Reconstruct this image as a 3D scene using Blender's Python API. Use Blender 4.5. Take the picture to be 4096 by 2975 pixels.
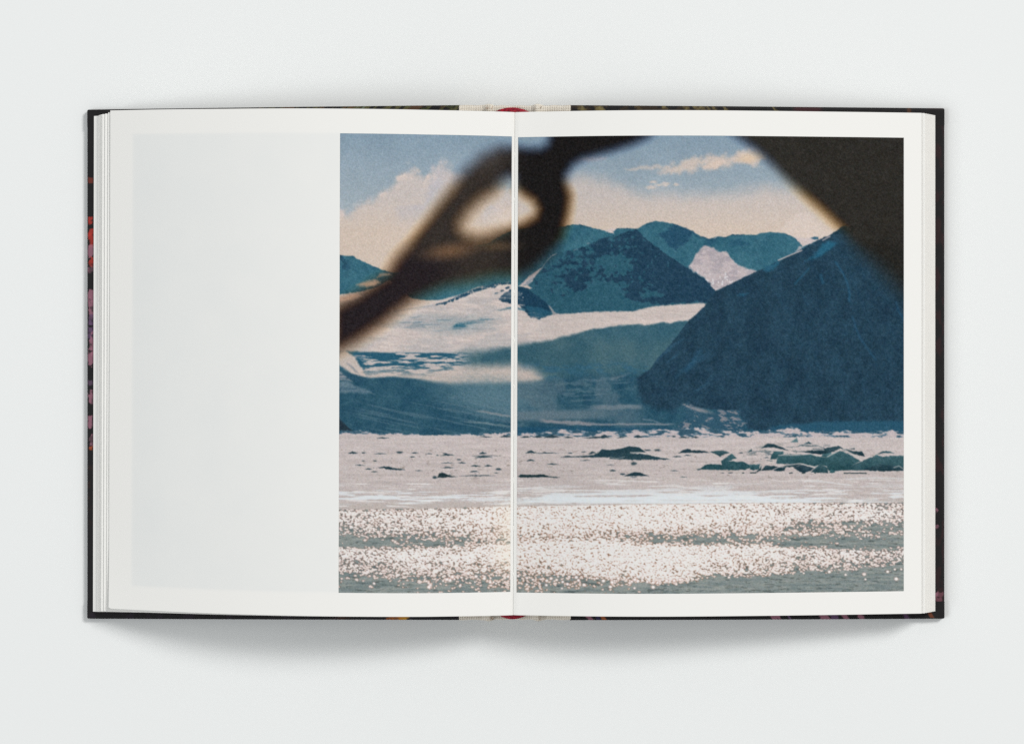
import bpy, math, random
import numpy as np

# ------------------------------------------------------------------ measures
H = 1.2            # camera height over the table, metres
S = 1.05e-4        # metres on the table for one pixel of the 4096-wide photograph
CX, CY = 2048.0, 1487.5

# ------------------------------------------------------------------ camera, world, lamps, exposure
scene = bpy.context.scene
for o in list(bpy.data.objects):
    bpy.data.objects.remove(o)
cam_d = bpy.data.cameras.new("camera")
cam = bpy.data.objects.new("camera", cam_d)
scene.collection.objects.link(cam)
cam.location = (0, 0, H)
cam_d.sensor_width = 36.0
cam_d.lens = 36.0 * H / (4096 * S)
cam_d.clip_start = 0.01
cam_d.clip_end = 50
scene.camera = cam

world = bpy.data.worlds.new("World")
scene.world = world
world.use_nodes = True
bg = world.node_tree.nodes["Background"]
bg.inputs[0].default_value = (1.0, 0.99, 0.985, 1)
bg.inputs[1].default_value = 0.385


def lamp(name, direction, dist, size, power, color):
    d = bpy.data.lights.new(name, 'AREA')
    d.shape = 'SQUARE'
    d.size = size
    d.energy = power
    d.color = color
    o = bpy.data.objects.new(name, d)
    scene.collection.objects.link(o)
    n = np.array(direction, float)
    n /= np.linalg.norm(n)
    o.location = tuple(n * dist)
    from mathutils import Vector
    o.rotation_euler = Vector(tuple(n)).to_track_quat('Z', 'Y').to_euler()
    return o


lamp("key_softbox", (0.75, 0.60, 1.0), 7.0, 1.75, 312, (1.0, 0.99, 0.975))
lamp("fill_softbox", (-0.80, -0.22, 1.0), 7.0, 2.8, 150, (0.92, 0.97, 1.0))

vs = scene.view_settings
vs.view_transform = 'Standard'
vs.look = 'None'
vs.exposure = 0.0
vs.gamma = 1.0
vs.use_curve_mapping = False
scene.render.engine = 'CYCLES'
scene.cycles.use_denoising = False
scene.cycles.max_bounces = 6

# ------------------------------------------------------------------ PAINT BEGIN
import numpy as np
rngs = np.random.default_rng(7)


def hash2(ix, iy, seed):
    h = (ix.astype(np.int64) * 374761393 + iy.astype(np.int64) * 668265263 + seed * 974711) & 0xFFFFFFFF
    h = ((h ^ (h >> 13)) * 1274126177) & 0xFFFFFFFF
    h = h ^ (h >> 16)
    return (h & 0xFFFFFF).astype(np.float32) / 16777215.0


def vnoise(x, y, seed):
    x = np.asarray(x, np.float32)
    y = np.asarray(y, np.float32)
    ix, iy = np.floor(x), np.floor(y)
    fx, fy = x - ix, y - iy
    fx = fx * fx * (3 - 2 * fx)
    fy = fy * fy * (3 - 2 * fy)
    ix = ix.astype(np.int64)
    iy = iy.astype(np.int64)
    a, b = hash2(ix, iy, seed), hash2(ix + 1, iy, seed)
    c, d = hash2(ix, iy + 1, seed), hash2(ix + 1, iy + 1, seed)
    return (a + (b - a) * fx) * (1 - fy) + (c + (d - c) * fx) * fy


def fbm(x, y, seed, octs=4):
    s, a, t = 0, 1.0, 0
    for k in range(octs):
        s = s + a * vnoise(x * 2 ** k + 17.3 * k, y * 2 ** k - 9.1 * k, seed + k * 31)
        t += a
        a *= 0.55
    return s / t


def sstep(a, b, x):
    t = np.clip((x - a) / (b - a), 0, 1)
    return t * t * (3 - 2 * t)


def interp(x, pts):
    p = np.array(sorted(pts), float)
    return np.interp(x, p[:, 0], p[:, 1]).astype(np.float32)


def worley(x, y, seed, dens):
    """distance to the nearest point of a jittered lattice; only a share (dens) of the points exist"""
    ix, iy = np.floor(x).astype(np.int64), np.floor(y).astype(np.int64)
    best = np.full(x.shape, 9.0, np.float32)
    for dy in (-1, 0, 1):
        for dx in (-1, 0, 1):
            px = ix + dx + hash2(ix + dx, iy + dy, seed)
            py = iy + dy + hash2(ix + dx, iy + dy, seed + 5)
            r = .75 + .5 * hash2(ix + dx, iy + dy, seed + 9)
            d = ((x - px) ** 2 + (y - py) ** 2) / r
            d = d + 4 * sstep(-.03, .03, hash2(ix + dx, iy + dy, seed + 13) - dens)
            np.minimum(best, d, out=best)
    return np.sqrt(best)


class Canvas:
    """one printed picture: X, Y are picture coordinates, C the ink colour (display values 0..1)"""

    def __init__(self, X, Y):
        self.X, self.Y = X.astype(np.float32), Y.astype(np.float32)
        self.C = np.zeros(X.shape + (3,), np.float32)
        self.x0, self.x1 = float(X.min()), float(X.max())
        self.j = {}

    def jit(self, amp, scale):
        k = (amp, scale)
        if k not in self.j:
            self.j[k] = ((fbm(self.X / scale, self.Y / scale, 301, 3) - .5) * 2 * amp,
                         (fbm(self.X / scale, self.Y / scale, 401, 3) - .5) * 2 * amp)
        return self.j[k]

    def blend(self, col, a):
        col = np.asarray(col, np.float32)
        if col.ndim == 1:
            col = col / 255.0
        self.C += (col - self.C) * np.asarray(a, np.float32)[..., None]

    def sd(self, pts, jamp=0, jscale=20, pad=60):
        """signed distance to a polygon, negative inside"""
        P = np.array(pts, np.float32)
        out = np.full(self.X.shape, 1e3, np.float32)
        if P[:, 0].max() + pad < self.x0 or P[:, 0].min() - pad > self.x1:
            return out
        yy = self.Y.mean(axis=1)
        xx = self.X.mean(axis=0)
        r = np.where((yy > P[:, 1].min() - pad) & (yy < P[:, 1].max() + pad))[0]
        c = np.where((xx > P[:, 0].min() - pad) & (xx < P[:, 0].max() + pad))[0]
        if len(r) == 0 or len(c) == 0:
            return out
        sl = (slice(r[0], r[-1] + 1), slice(c[0], c[-1] + 1))
        X, Y = self.X[sl], self.Y[sl]
        if jamp:
            jx = (fbm(X / jscale, Y / jscale, 301, 3) - .5) * 2 * jamp
            jy = (fbm(X / jscale, Y / jscale, 401, 3) - .5) * 2 * jamp
            X, Y = X + jx, Y + jy
        d2 = np.full(X.shape, 1e9, np.float32)
        ins = np.zeros(X.shape, bool)
        n = len(P)
        for i in range(n):
            ax, ay = P[i]
            bx, by = P[(i + 1) % n]
            ex, ey = bx - ax, by - ay
            L = ex * ex + ey * ey + 1e-9
            t = np.clip(((X - ax) * ex + (Y - ay) * ey) / L, 0, 1)
            dx, dy = X - ax - t * ex, Y - ay - t * ey
            np.minimum(d2, dx * dx + dy * dy, out=d2)
            if ay != by:
                cond = ((ay > Y) != (by > Y)) & (X < ex * (Y - ay) / ey + ax)
                ins ^= cond
        d = np.sqrt(d2)
        out[sl] = np.where(ins, -d, d)
        return out

    def poly(self, pts, col, soft=3, jamp=0, jscale=20, op=1.0):
        d = self.sd(pts, jamp, jscale, pad=soft + jamp + 4)
        a = sstep(soft, -soft, d) * op
        self.blend(col, a)
        return a

    def box(self, xa, xb, ya, yb):
        xx, y0, y1 = self.X.mean(axis=0), self.Y.min(axis=1), self.Y.max(axis=1)
        c = np.where((xx > xa) & (xx < xb))[0]
        r = np.where((y1 > ya) & (y0 < yb))[0]
        if len(r) == 0 or len(c) == 0:
            return None
        return (slice(r[0], r[-1] + 1), slice(c[0], c[-1] + 1))

    def blend_at(self, sl, col, a):
        col = np.asarray(col, np.float32) / 255.0
        self.C[sl] += (col - self.C[sl]) * a[..., None]

    def line(self, pts, w, col, soft=2, op=1.0):
        P = np.array(pts, np.float32)
        pad = w + soft + 4
        sl = self.box(P[:, 0].min() - pad, P[:, 0].max() + pad, P[:, 1].min() - pad, P[:, 1].max() + pad)
        if sl is None:
            return
        X, Y = self.X[sl], self.Y[sl]
        d2 = np.full(X.shape, 1e9, np.float32)
        for i in range(len(P) - 1):
            ax, ay = P[i]
            bx, by = P[i + 1]
            ex, ey = bx - ax, by - ay
            t = np.clip(((X - ax) * ex + (Y - ay) * ey) / (ex * ex + ey * ey + 1e-9), 0, 1)
            np.minimum(d2, (X - ax - t * ex) ** 2 + (Y - ay - t * ey) ** 2, out=d2)
        self.blend_at(sl, col, sstep(w + soft, w - soft, np.sqrt(d2)) * op)

    def ell(self, cx, cy, rx, ry, col, soft=.4, op=1.0, jamp=0, rot=0):
        m = max(rx, ry) * 2.2 if rot else 0
        sl = self.box(cx - max(rx * 2.2, m * .999), cx + max(rx * 2.2, m * .999), cy - max(ry * 2.2, m), cy + max(ry * 2.2, m))
        if sl is None:
            return
        X, Y = self.X[sl], self.Y[sl]
        dx, dy = X - cx, Y - cy
        if rot:
            c, s = math.cos(rot), math.sin(rot)
            dx, dy = dx * c + dy * s, dy * c - dx * s
        d = np.sqrt((dx / rx) ** 2 + (dy / ry) ** 2)
        if jamp:
            d = d + (fbm(X / 9, Y / 5, 77, 2) - .5) * jamp
        self.blend_at(sl, col, sstep(1 + soft, 1 - soft, d) * op)


def crop(x0, y0, k):
    return lambda *uv: [(x0 + k * u, y0 + k * v) for u, v in uv]


K1, K2 = 1024 / 2267.0, 760 / 2268.0
c2, c3, c4 = crop(1324, 380, K1), crop(2000, 380, K1), crop(2800, 380, K1)
m1, m2, m3 = crop(1340, 960, K2), crop(2040, 960, K2), crop(2880, 960, K2)
m4, m5, m6 = crop(1340, 1480, K2), crop(2040, 1480, K2), crop(2880, 1480, K2)


def mixc(a, b, t):
    a, b = np.asarray(a, np.float32) / 255, np.asarray(b, np.float32) / 255
    return a + (b - a) * t[..., None]


def paint(X, Y):
    cv = Canvas(X, Y)
    X, Y = cv.X, cv.Y
    n8 = fbm(X / 10, Y / 10, 11, 3)
    n30 = fbm(X / 34, Y / 34, 21, 4)
    n90 = fbm(X / 110, Y / 110, 31, 4)
    hs = fbm(X / 60, Y / 7, 41, 4)          # horizontal streaks
    hs2 = fbm(X / 120, Y / 9, 43, 4)

    # ---- sky
    t = np.clip((Y - 540) / 330, 0, 1)
    cv.C[:] = mixc((132, 153, 169), (164, 175, 182), t)
    cv.C += ((n90 - .5) * .05)[..., None]
    ybL = interp(X, [(1350, 872), (1400, 846), (1450, 805), (1500, 780), (1550, 752), (1590, 712), (1620, 682),
                     (1645, 672), (1672, 690), (1700, 708), (1725, 694), (1755, 676), (1800, 674), (1835, 700),
                     (1900, 724), (2060, 745), (2160, 740), (2255, 712), (2330, 706), (2420, 722), (2500, 748),
                     (2600, 784), (2700, 778), (2900, 778), (3060, 748), (3200, 762), (3620, 770)])
    left = sstep(2260, 2050, X)
    jag = (n30 - .5) * (44 * left + 20) + (n90 - .5) * (26 * left + 26)
    softw = 48 - 20 * left
    a = sstep(-softw, softw, Y - ybL + jag)
    cl = mixc((196, 187, 183), (206, 190, 177), np.clip((Y - 780) / 140, 0, 1))
    cv.blend(cl, a)
    # mottled thin cloud
    cv.blend((180, 180, 190), a * left * sstep(.52, .7, n90) * sstep(940, 800, Y) * .5)
    cv.blend((226, 206, 196), a * left * sstep(.55, .75, n30) * sstep(80, 0, Y - ybL) * .55)
    # right streak cloud
    pk = (212, 193, 180)
    cv.poly([(2632, 694), (2680, 664), (2735, 648), (2790, 634), (2830, 620), (2880, 618), (2920, 628), (2965, 606), (3035, 606),
             (3062, 634), (3010, 662), (2940, 660), (2880, 676), (2830, 678), (2805, 660), (2760, 690), (2700, 696)],
            pk, 17, 22, 24, .8)
    cv.poly([(2800, 668), (2870, 642), (2900, 650), (2870, 680), (2815, 682)], (214, 194, 180), 8, 6, 20, .8)
    cv.poly([(2940, 640), (3000, 610), (3045, 608), (3060, 634), (3000, 655)], (218, 192, 164), 14, 8, 20, .75)
    cv.poly([(2502, 678), (2560, 668), (2640, 662), (2646, 672), (2580, 680), (2520, 684)], pk, 8, 7, 20, .6)
    cv.poly([(2300, 640), (2350, 632), (2430, 630), (2400, 644), (2340, 648)], (190, 180, 182), 9, 5, 20, .7)
    for x, y, rx, ry in ((2606, 752, 22, 8), (2612, 731, 16, 5), (2660, 740, 16, 8), (2703, 741, 10, 6), (2635, 744, 12, 5)):
        cv.ell(x, y, rx, ry, (216, 198, 186), .6, .7, .9)
    # ---- pale far peak
    cv.poly(c4((690, 1220), (740, 1165), (800, 1110), (850, 1065), (900, 1046), (960, 1060), (1080, 1160), (1250, 1300),
               (1000, 1330)), (219, 206, 199), 9, 14, 22, .45)

    # ---- far range (teal)
    dteal = (36, 70, 92)
    ridge = interp(X, [(1350, 1022), (1358, 1022), (1380, 1025), (1412, 1023), (1425, 1035), (1460, 1050), (1500, 1068),
                       (1560, 1090), (1640, 1090), (1800, 1050), (1900, 985), (1956, 972), (1979, 958), (2010, 940), (2047, 922), (2092, 916), (2150, 912), (2253, 908), (2298, 899), (2325, 900),
                       (2361, 911), (2416, 923), (2452, 922), (2470, 915), (2497, 915), (2551, 916), (2569, 904),
                       (2587, 895), (2623, 887), (2650, 890), (2687, 897), (2723, 908), (2763, 926), (2804, 949),
                       (2813, 950), (2836, 958), (2872, 947), (2899, 951), (2926, 941), (3021, 941), (3030, 940),
                       (3039, 935), (3080, 931), (3134, 935), (3157, 942), (3175, 951), (3200, 966), (3261, 963), (3400, 960), (3620, 960)])
    am = sstep(-3, 3, Y - ridge + (n8 - .5) * 5)
    base = mixc((50, 97, 115), (63, 111, 127), np.clip((n90 - .3) * 2, 0, 1))
    cv.blend(base, am)
    cv.C += (am * (n8 - .5) * .05)[..., None]
    cv.blend((78, 120, 136), am * sstep(.55, .78, fbm((X + Y * .7) / 20, (Y - X * .4) / 44, 35, 4)) * .3)
    cv.blend((38, 78, 98), am * sstep(.56, .76, fbm((X - Y * .8) / 18, (Y + X * .3) / 40, 37, 4)) * .35)
    # left page mountain: darker rock
    cv.blend(dteal, am * sstep(1420, 1365, X) * sstep(.45, .6, n30) * sstep(1110, 1060, Y) * .8)
    # dark rock on round peak
    cv.poly(c3((1400, 1240), (1540, 1170), (1600, 1180), (1700, 1220), (1780, 1262), (1690, 1235), (1680, 1290), (1620, 1340), (1570, 1375), (1500, 1340)), (36, 74, 98), 6, 12, 16, .85)
    cv.poly(c3((1520, 1145), (1640, 1182), (1720, 1232), (1770, 1262), (1660, 1215), (1540, 1175)), (34, 72, 96), 4, 5, 12, .8)
    cv.blend((34, 74, 98), am * sstep(60, 10, np.abs(X - 2860)) * sstep(26, 6, np.abs(Y - 968)) * sstep(.4, .6, n30) * .7)
    cv.blend((34, 76, 100), am * sstep(90, 20, np.abs(X - 2960)) * sstep(22, 4, np.abs(Y - 972)) * sstep(.5, .6, n30) * .6)
    # dark edge under ridge lines
    cv.blend((30, 66, 88), am * sstep(9, 1, Y - ridge) * sstep(.45, .6, n30) * .6)
    # snow bit on left ridge
    cv.poly(c3((920, 1200), (960, 1190), (1035, 1184), (1000, 1212), (1010, 1234), (960, 1220)), (205, 192, 188), 3, 3, 8)
    cv.poly(c3((1880, 1276), (1925, 1256), (1905, 1275)), (190, 186, 186), 2, 2, 8, .8)
    # snow on right of range
    cv.poly(c4((820, 1262), (900, 1268), (960, 1272), (1000, 1255), (1040, 1285), (1000, 1310), (930, 1342), (905, 1350), (880, 1310)), (200, 188, 186), 3, 5, 12)
    cv.poly(c4((975, 1270), (1010, 1258), (1040, 1262), (1050, 1282), (1010, 1290)), (44, 92, 116), 3, 4, 10, .9)
    cv.poly(c4((840, 1395), (880, 1340), (910, 1350), (880, 1380)), (165, 165, 170), 3, 3, 10, .9)

    # ---- middle mountain front (dark, mottled)
    fr = [(2073, 1160), (2120, 1110), (2190, 1040), (2240, 1010), (2339, 988), (2407, 956), (2497, 934), (2520, 920), (2538, 918), (2560, 935), (2587, 963),
          (2655, 1012), (2745, 1071), (2827, 1125), (2870, 1160), (2900, 1260), (2754, 1290), (2536, 1250), (2375, 1262), (2200, 1262)]
    am2 = sstep(3, -3, cv.sd(fr, 5, 14))
    cv.blend((46, 89, 106), am2)
    bias = interp(X, [(2100, -.42), (2230, -.30), (2300, -.02), (2400, .2), (2560, .35), (2650, .6), (2900, .75)])
    low = interp(X, [(2200, 1175), (2258, 1195), (2342, 1165), (2375, 1130), (2425, 1135), (2470, 1140), (2500, 1195), (2536, 1210), (2610, 1220), (2850, 1212)])
    bias = bias - sstep(-14, 10, Y - low) * 1.2
    bias = bias - sstep(1.25, .6, np.sqrt(((X - 2460) / 72) ** 2 + ((Y - 1052) / 32) ** 2)) * .75
    bias = bias - sstep(1.2, .6, np.sqrt(((X - 2475) / 60) ** 2 + ((Y - 1090) / 22) ** 2)) * .45
    bias = bias - sstep(1.2, .6, np.sqrt(((X - 2430) / 90) ** 2 + ((Y - 1155) / 30) ** 2)) * .4
    bias = bias - sstep(1.2, .5, np.sqrt(((X - 2610) / 55) ** 2 + ((Y - 1178) / 18) ** 2)) * .55
    bias = bias + sstep(1.2, .5, np.sqrt(((X - 2300) / 60) ** 2 + ((Y - 1120) / 50) ** 2)) * .35
    mott = sstep(-.13, .17, (fbm(X / 16, Y / 13, 51, 5) - .5) * 2.2 + bias) * .95
    cv.blend((33, 62, 83), am2 * mott)
    cv.C += (am2 * (n8 - .5) * .09)[..., None]
    # snow strip on its left shoulder
    cv.poly(m2((560, 160), (500, 185), (440, 250), (385, 325), (250, 415), (180, 480), (110, 550), (200, 545), (280, 470), (340, 390), (400, 300), (470, 215)), (190, 178, 176), 3, 4, 12)
    cv.poly(m2((90, 548), (200, 540), (262, 572), (240, 586), (150, 560)), (200, 184, 176), 3, 2, 10)
    cv.poly(m2((170, 545), (230, 470), (300, 440), (220, 540)), (130, 142, 152), 4, 3, 10, .8)
    cv.line(m2((760, 128), (800, 112)), 1.5, (140, 155, 165), 2, .7)
    cv.line(m2((920, 48), (945, 40)), 2, (130, 140, 150), 2, .7)

    # ---- snow slab between peaks
    sl = cv.poly([(2822, 983), (2800, 1000), (2777, 1030), (2768, 1050), (2754, 1071), (2790, 1098), (2827, 1121), (2860, 1165), (2880, 1159), (2958, 1125), (3022, 1088),
                  (2962, 1067), (2921, 1035), (2912, 1015), (2903, 1006), (2872, 1008), (2850, 992), (2835, 988)], (189, 178, 180), 4.5, 6, 14)
    cv.blend((166, 158, 164), sl * sstep(.45, .65, fbm(X / 30, Y / 12, 61, 4)) * .8)
    cv.blend((222, 220, 222), sl * sstep(.62, .7, n8) * sstep(1070, 1100, Y) * .8)
    cv.blend((140, 140, 150), sl * sstep(.55, .7, fbm(X / 25 + Y / 20, Y / 8, 62, 3)) * sstep(1060, 1010, Y) * .45)

    # ---- snow fields and glacier
    snow_top = interp(X, [(1350, 1180), (1440, 1168), (1500, 1150), (1560, 1120), (1640, 1188), (1658, 1195), (1709, 1200), (1759, 1200), (1792, 1191), (1826, 1183), (1843, 1178), (1910, 1148),
                          (1993, 1138), (2044, 1136), (2072, 1150), (2110, 1240), (2187, 1264), (2228, 1256), (2275, 1255), (2375, 1248), (2536, 1246),
                          (2572, 1236), (2610, 1228), (2700, 1220), (2800, 1215), (2900, 1215), (3620, 1215)])
    asn = sstep(-4, 4, Y - snow_top + (n8 - .5) * 5)
    sn = mixc((199, 187, 182), (209, 197, 191), np.clip((hs - .35) * 3, 0, 1))
    cv.blend(sn, asn)
    cv.blend((185, 173, 168), asn * sstep(.5, .66, hs) * sstep(2150, 2260, X) * .5)
    cv.blend((214, 200, 194), asn * sstep(2300, 2600, X) * sstep(1262, 1290, Y) * .6)
    # dark rock ridge in left snow
    rk = interp(X, [(1735, 1220), (1742, 1217), (1789, 1203), (1843, 1178), (1910, 1150), (1960, 1138), (1993, 1132), (2050, 1128)])
    rb = interp(X, [(1735, 1221), (1760, 1219), (1789, 1213), (1843, 1192), (1910, 1166), (1960, 1150), (2000, 1140), (2050, 1134)])
    ar = sstep(-2, 2, Y - rk + (n8 - .5) * 9) * sstep(3, -3, Y - rb + (n8 - .5) * 18) * sstep(1738, 1745, X) * sstep(2055, 2040, X)
    cv.blend((38, 74, 96), ar)
    cv.blend((190, 182, 182), ar * sstep(.63, .7, n8) * .6)
    for (x, y), rx, ry in zip(m1((2060, 568), (1995, 605), (1925, 635), (1310, 748), (1225, 766)), (9, 7, 8, 10, 9), (5, 4, 3, 4, 3)):
        cv.ell(x, y, rx, ry, (40, 72, 92), .4, .9, .7, -.3)
    # small dark hill at the gutter
    cv.poly([(1993, 1198), (2004, 1184), (2013, 1178), (2022, 1168), (2044, 1158), (2072, 1150), (2090, 1146), (2104, 1152), (2117, 1161), (2150, 1184),
             (2181, 1208), (2196, 1228), (2208, 1248), (2187, 1265), (2154, 1277), (2120, 1267), (2104, 1250), (2095, 1238), (2070, 1216), (2044, 1212), (2010, 1207)], (28, 62, 84), 3, 5, 12)
    cv.poly([(2100, 1226), (2150, 1228), (2190, 1240), (2205, 1250), (2187, 1263), (2154, 1275), (2122, 1265)], (40, 88, 110), 6, 5, 12, .85)
    cv.blend((205, 190, 184), sstep(5, -2, np.abs(Y - 1221 - (X - 2072) * .02 + (n8 - .5) * 6)) * sstep(2100, 2085, X) * sstep(2000, 2030, X) * .85)
    cv.poly([(2193, 1222), (2200, 1224), (2215, 1245), (2230, 1256), (2212, 1262), (2207, 1247)], (175, 165, 165), 3, 2, 10, .8)
    for x, y in ((2087, 1175), (2092, 1190), (2020, 1190)):
        cv.ell(x, y, 2.5, 3.5, (160, 165, 170), .5, .8)
    # blue smears in left snow
    cv.ell(1850, 1300, 125, 34, (120, 142, 152), .75, .5, .5, -.12)
    cv.ell(1720, 1280, 120, 26, (140, 152, 158), .8, .55, .7, -.06)
    cv.ell(1838, 1304, 27, 11, (48, 100, 120), .45, .9, .6, -.1)
    cv.ell(1885, 1289, 45, 6, (60, 108, 126), .6, .8, .8, -.14)
    cv.ell(1670, 1289, 22, 4, (80, 118, 134), .6, .8, .6, -.1)
    cv.ell(1940, 1277, 40, 3, (70, 112, 130), .7, .7, .8, -.06)
    cv.blend((118, 138, 148), asn * sstep(.56, .7, fbm((X + Y * 2) / 70, Y / 6, 71, 4)) * sstep(1345, 1300, Y) * sstep(1250, 1285, Y) * sstep(1560, 1620, X) * sstep(2000, 1900, X) * .8)
    cv.poly([(1985, 1241), (2010, 1234), (2050, 1226), (2104, 1236), (2100, 1244), (2050, 1236), (2010, 1240)], (62, 108, 126), 3, 3, 14, .85)
    cv.line(m1((700, 850), (900, 820), (1180, 775)), 2, (150, 155, 160), 4, .6)
    cv.blend((158, 160, 164), asn * sstep(.45, .7, fbm((X + Y * 2) / 120, (Y - X * .1) / 22, 73, 4)) * sstep(2250, 2050, X) * .45)
    cv.blend((178, 168, 166), asn * sstep(.5, .7, fbm((X + Y) / 50, (Y - X * .06) / 5, 75, 3)) * .4)
    # lower shadow line and blue glacier
    sh = interp(X, [(1350, 1404), (1407, 1406), (1508, 1411), (1642, 1423), (1720, 1432), (1776, 1433), (1809, 1420), (1843, 1409), (1900, 1404), (2044, 1386), (2070, 1381), (2174, 1364),
                    (2275, 1341), (2358, 1318), (2442, 1306), (2610, 1298), (2754, 1283), (3620, 1250)])
    sw = interp(X, [(1350, 5), (1740, 9), (1850, 30), (2050, 18), (2200, 9), (2360, 6), (3620, 4)])
    ab = sstep(0, 1, (Y - sh + (n30 - .5) * 14) / (2 * sw) + .5)
    blue = mixc((54, 91, 105), (72, 104, 114), sstep(.3, .7, n90))
    cv.blend(blue, ab)
    cv.blend((50, 96, 118), ab * sstep(1395, 1330, Y) * sstep(2250, 2450, X) * .25)
    cv.blend((52, 96, 118), ab * sstep(.48, .62, fbm((X - Y) / 40, Y / 14, 81, 4)) * sstep(1435, 1470, Y) * .7)
    # crevasse zone (left page)
    cz = sstep(1405, 1414, Y) * sstep(1512, 1490, Y + (X - 1640) * .03) * sstep(1900, 1820, X)
    cz = cz * sstep(0, 14, (X - 1400) - (Y - 1410) * .55 + (n8 - .5) * 16)
    cr = fbm((X + Y) / 48, Y / 8, 91, 4)
    snowy = sstep(.44, .6, cr + (Y - 1455) * .0018 + (X - 1640) * .0004)
    cv.blend((40, 88, 110), cz)
    cv.blend((198, 186, 182), cz * snowy * .92)
    # left diagonal snow
    cv.poly(m1((50, 1330), (150, 1330), (240, 1400), (330, 1550), (380, 1640), (300, 1647), (180, 1570), (50, 1500)), (200, 186, 178), 6, 6, 20, .95)
    cv.poly(m1((140, 1470), (180, 1480), (260, 1560), (300, 1610), (240, 1580)), (120, 130, 140), 4, 4, 10, .6)
    # pale band below
    pb = sstep(-34, 26, Y - interp(X, [(1350, 1540), (1450, 1494), (1560, 1486), (1700, 1492), (1853, 1470), (2044, 1462), (2070, 1466), (2130, 1478), (2180, 1516), (2220, 1530)]) + (n30 - .5) * 16)
    lowb = interp(X, [(1350, 1480), (1430, 1500), (1480, 1512), (1575, 1506), (1675, 1516), (1742, 1530), (1809, 1539), (2044, 1536), (2070, 1536), (2130, 1532), (2174, 1524), (2190, 1515), (2210, 1500)])
    lsw = interp(X, [(1350, 5), (1640, 7), (1780, 18), (2200, 20)])
    pb = pb * sstep(1, 0, (Y - lowb + (n8 - .5) * 8) / (2 * lsw) + .5) * sstep(2215, 2165, X)
    cv.blend((200, 184, 175), pb * interp(X, [(1350, .9), (2100, .95), (2170, .9), (2200, .4)]))
    # blue foot zone
    az = sstep(0, 1, (Y - np.where(X < 2190, lowb, interp(X, [(2190, 1520), (2350, 1500), (2600, 1500), (3620, 1500)]))) / (2 * lsw) + .5)
    fz = mixc((36, 75, 95), (50, 88, 105), np.clip((n30 - .25) * 2, 0, 1))
    cv.blend(fz, az)
    cv.ell(1985, 1590, 190, 70, (96, 126, 138), .7, .75, .5, .1)
    cv.blend((118, 136, 146), az * sstep(.52, .66, fbm((X - Y * 2.5) / 90, (Y - X * .2) / 7, 101, 4)) * sstep(1350, 1500, X) * sstep(2080, 2040, X) * sstep(1560, 1620, Y) * .3)
    cv.blend((150, 150, 152), az * sstep(7, 1, np.abs(Y - (1636 + (X - 1880) * .16) + (n30 - .5) * 10)) * sstep(1880, 1940, X) * sstep(2060, 2030, X) * .6)
    cv.blend((120, 136, 142), az * sstep(6, 1, np.abs(Y - (1678 + (X - 1820) * .11) + (n30 - .5) * 10)) * sstep(1830, 1880, X) * sstep(2060, 2030, X) * .6)
    cv.poly(m4((50, 140), (140, 130), (260, 190), (480, 285), (250, 270), (50, 270)), (106, 128, 140), 7, 6, 20, .8)
    cv.poly(m4((50, 10), (110, 60), (210, 130), (130, 110), (50, 110)), (150, 152, 156), 6, 5, 16, .8)
    cv.blend((46, 80, 102), sstep(1500, 1400, X) * az * sstep(.5, .62, hs) * sstep(1590, 1540, Y) * .6)
    # right page foot zone: grey streaks
    rgt = sstep(2050, 2075, X)
    cv.blend((92, 114, 126), az * rgt * sstep(.46, .62, n90) * sstep(2620, 2500, X) * .55)
    cv.blend((104, 122, 132), az * rgt * sstep(30, 8, np.abs(Y - 1660 + (X - 2200) * .02)) * sstep(2560, 2300, X) * .8)
    cv.blend((108, 124, 134), az * sstep(14, 4, np.abs(Y - (1630 - (X - 2400) * .02) + (n30 - .5) * 12)) * sstep(2330, 2400, X) * sstep(2590, 2540, X) * .9)
    cv.blend((150, 146, 150), az * sstep(10, 2, np.abs(Y - (1683 + (X - 2180) * .06) + (n30 - .5) * 10)) * sstep(2140, 2190, X) * sstep(2420, 2330, X) * .8)
    cv.blend((140, 142, 148), az * sstep(6, 1, np.abs(Y - 1697 + (n30 - .5) * 7)) * sstep(2240, 2300, X) * sstep(2720, 2660, X) * .75)
    cv.line(m5((1590, 590), (1700, 600), (1800, 640)), 2, (130, 140, 148), 4, .7)
    cv.blend((32, 78, 104), az * rgt * sstep(1700, 1712, Y + (X - 2070) * -.01) * sstep(2760, 2600, X) * .8)
    cv.blend((140, 140, 146), az * sstep(9, 2, np.abs(Y - (1522 - (X - 2440) * .42) + (n30 - .5) * 14)) * sstep(2430, 2470, X) * sstep(2560, 2520, X) * .45)
    cv.blend((110, 130, 140), az * sstep(.55, .7, fbm((X + Y) / 50, Y / 9, 111, 4)) * rgt * sstep(2600, 2450, X) * sstep(1480, 1520, Y) * sstep(1640, 1600, Y) * .4)
    cv.poly(m4((40, 560), (80, 605), (130, 650), (170, 690), (215, 722), (40, 722)), (38, 54, 66), 4, 3, 16)

    # ---- near mountain
    nm = [(3372, 905), (3319, 940), (3261, 967), (3188, 1008), (3112, 1046), (3026, 1089), (2947, 1124), (2880, 1159), (2850, 1180), (2800, 1245), (2777, 1265), (2754, 1285), (2715, 1335),
          (2677, 1382), (2636, 1426), (2616, 1453), (2600, 1478), (2560, 1500), (2543, 1514), (2550, 1540), (2543, 1560), (2576, 1607), (2626, 1634), (2700, 1640), (2727, 1621), (2777, 1631),
          (2880, 1640), (2940, 1640), (2980, 1688), (2997, 1715), (3048, 1722), (3098, 1722), (3700, 1722), (3700, 900)]
    dn = cv.sd(nm, 5, 16)
    sf_ = 3 + 16 * sstep(1480, 1560, Y) * sstep(2800, 2700, X)
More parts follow.
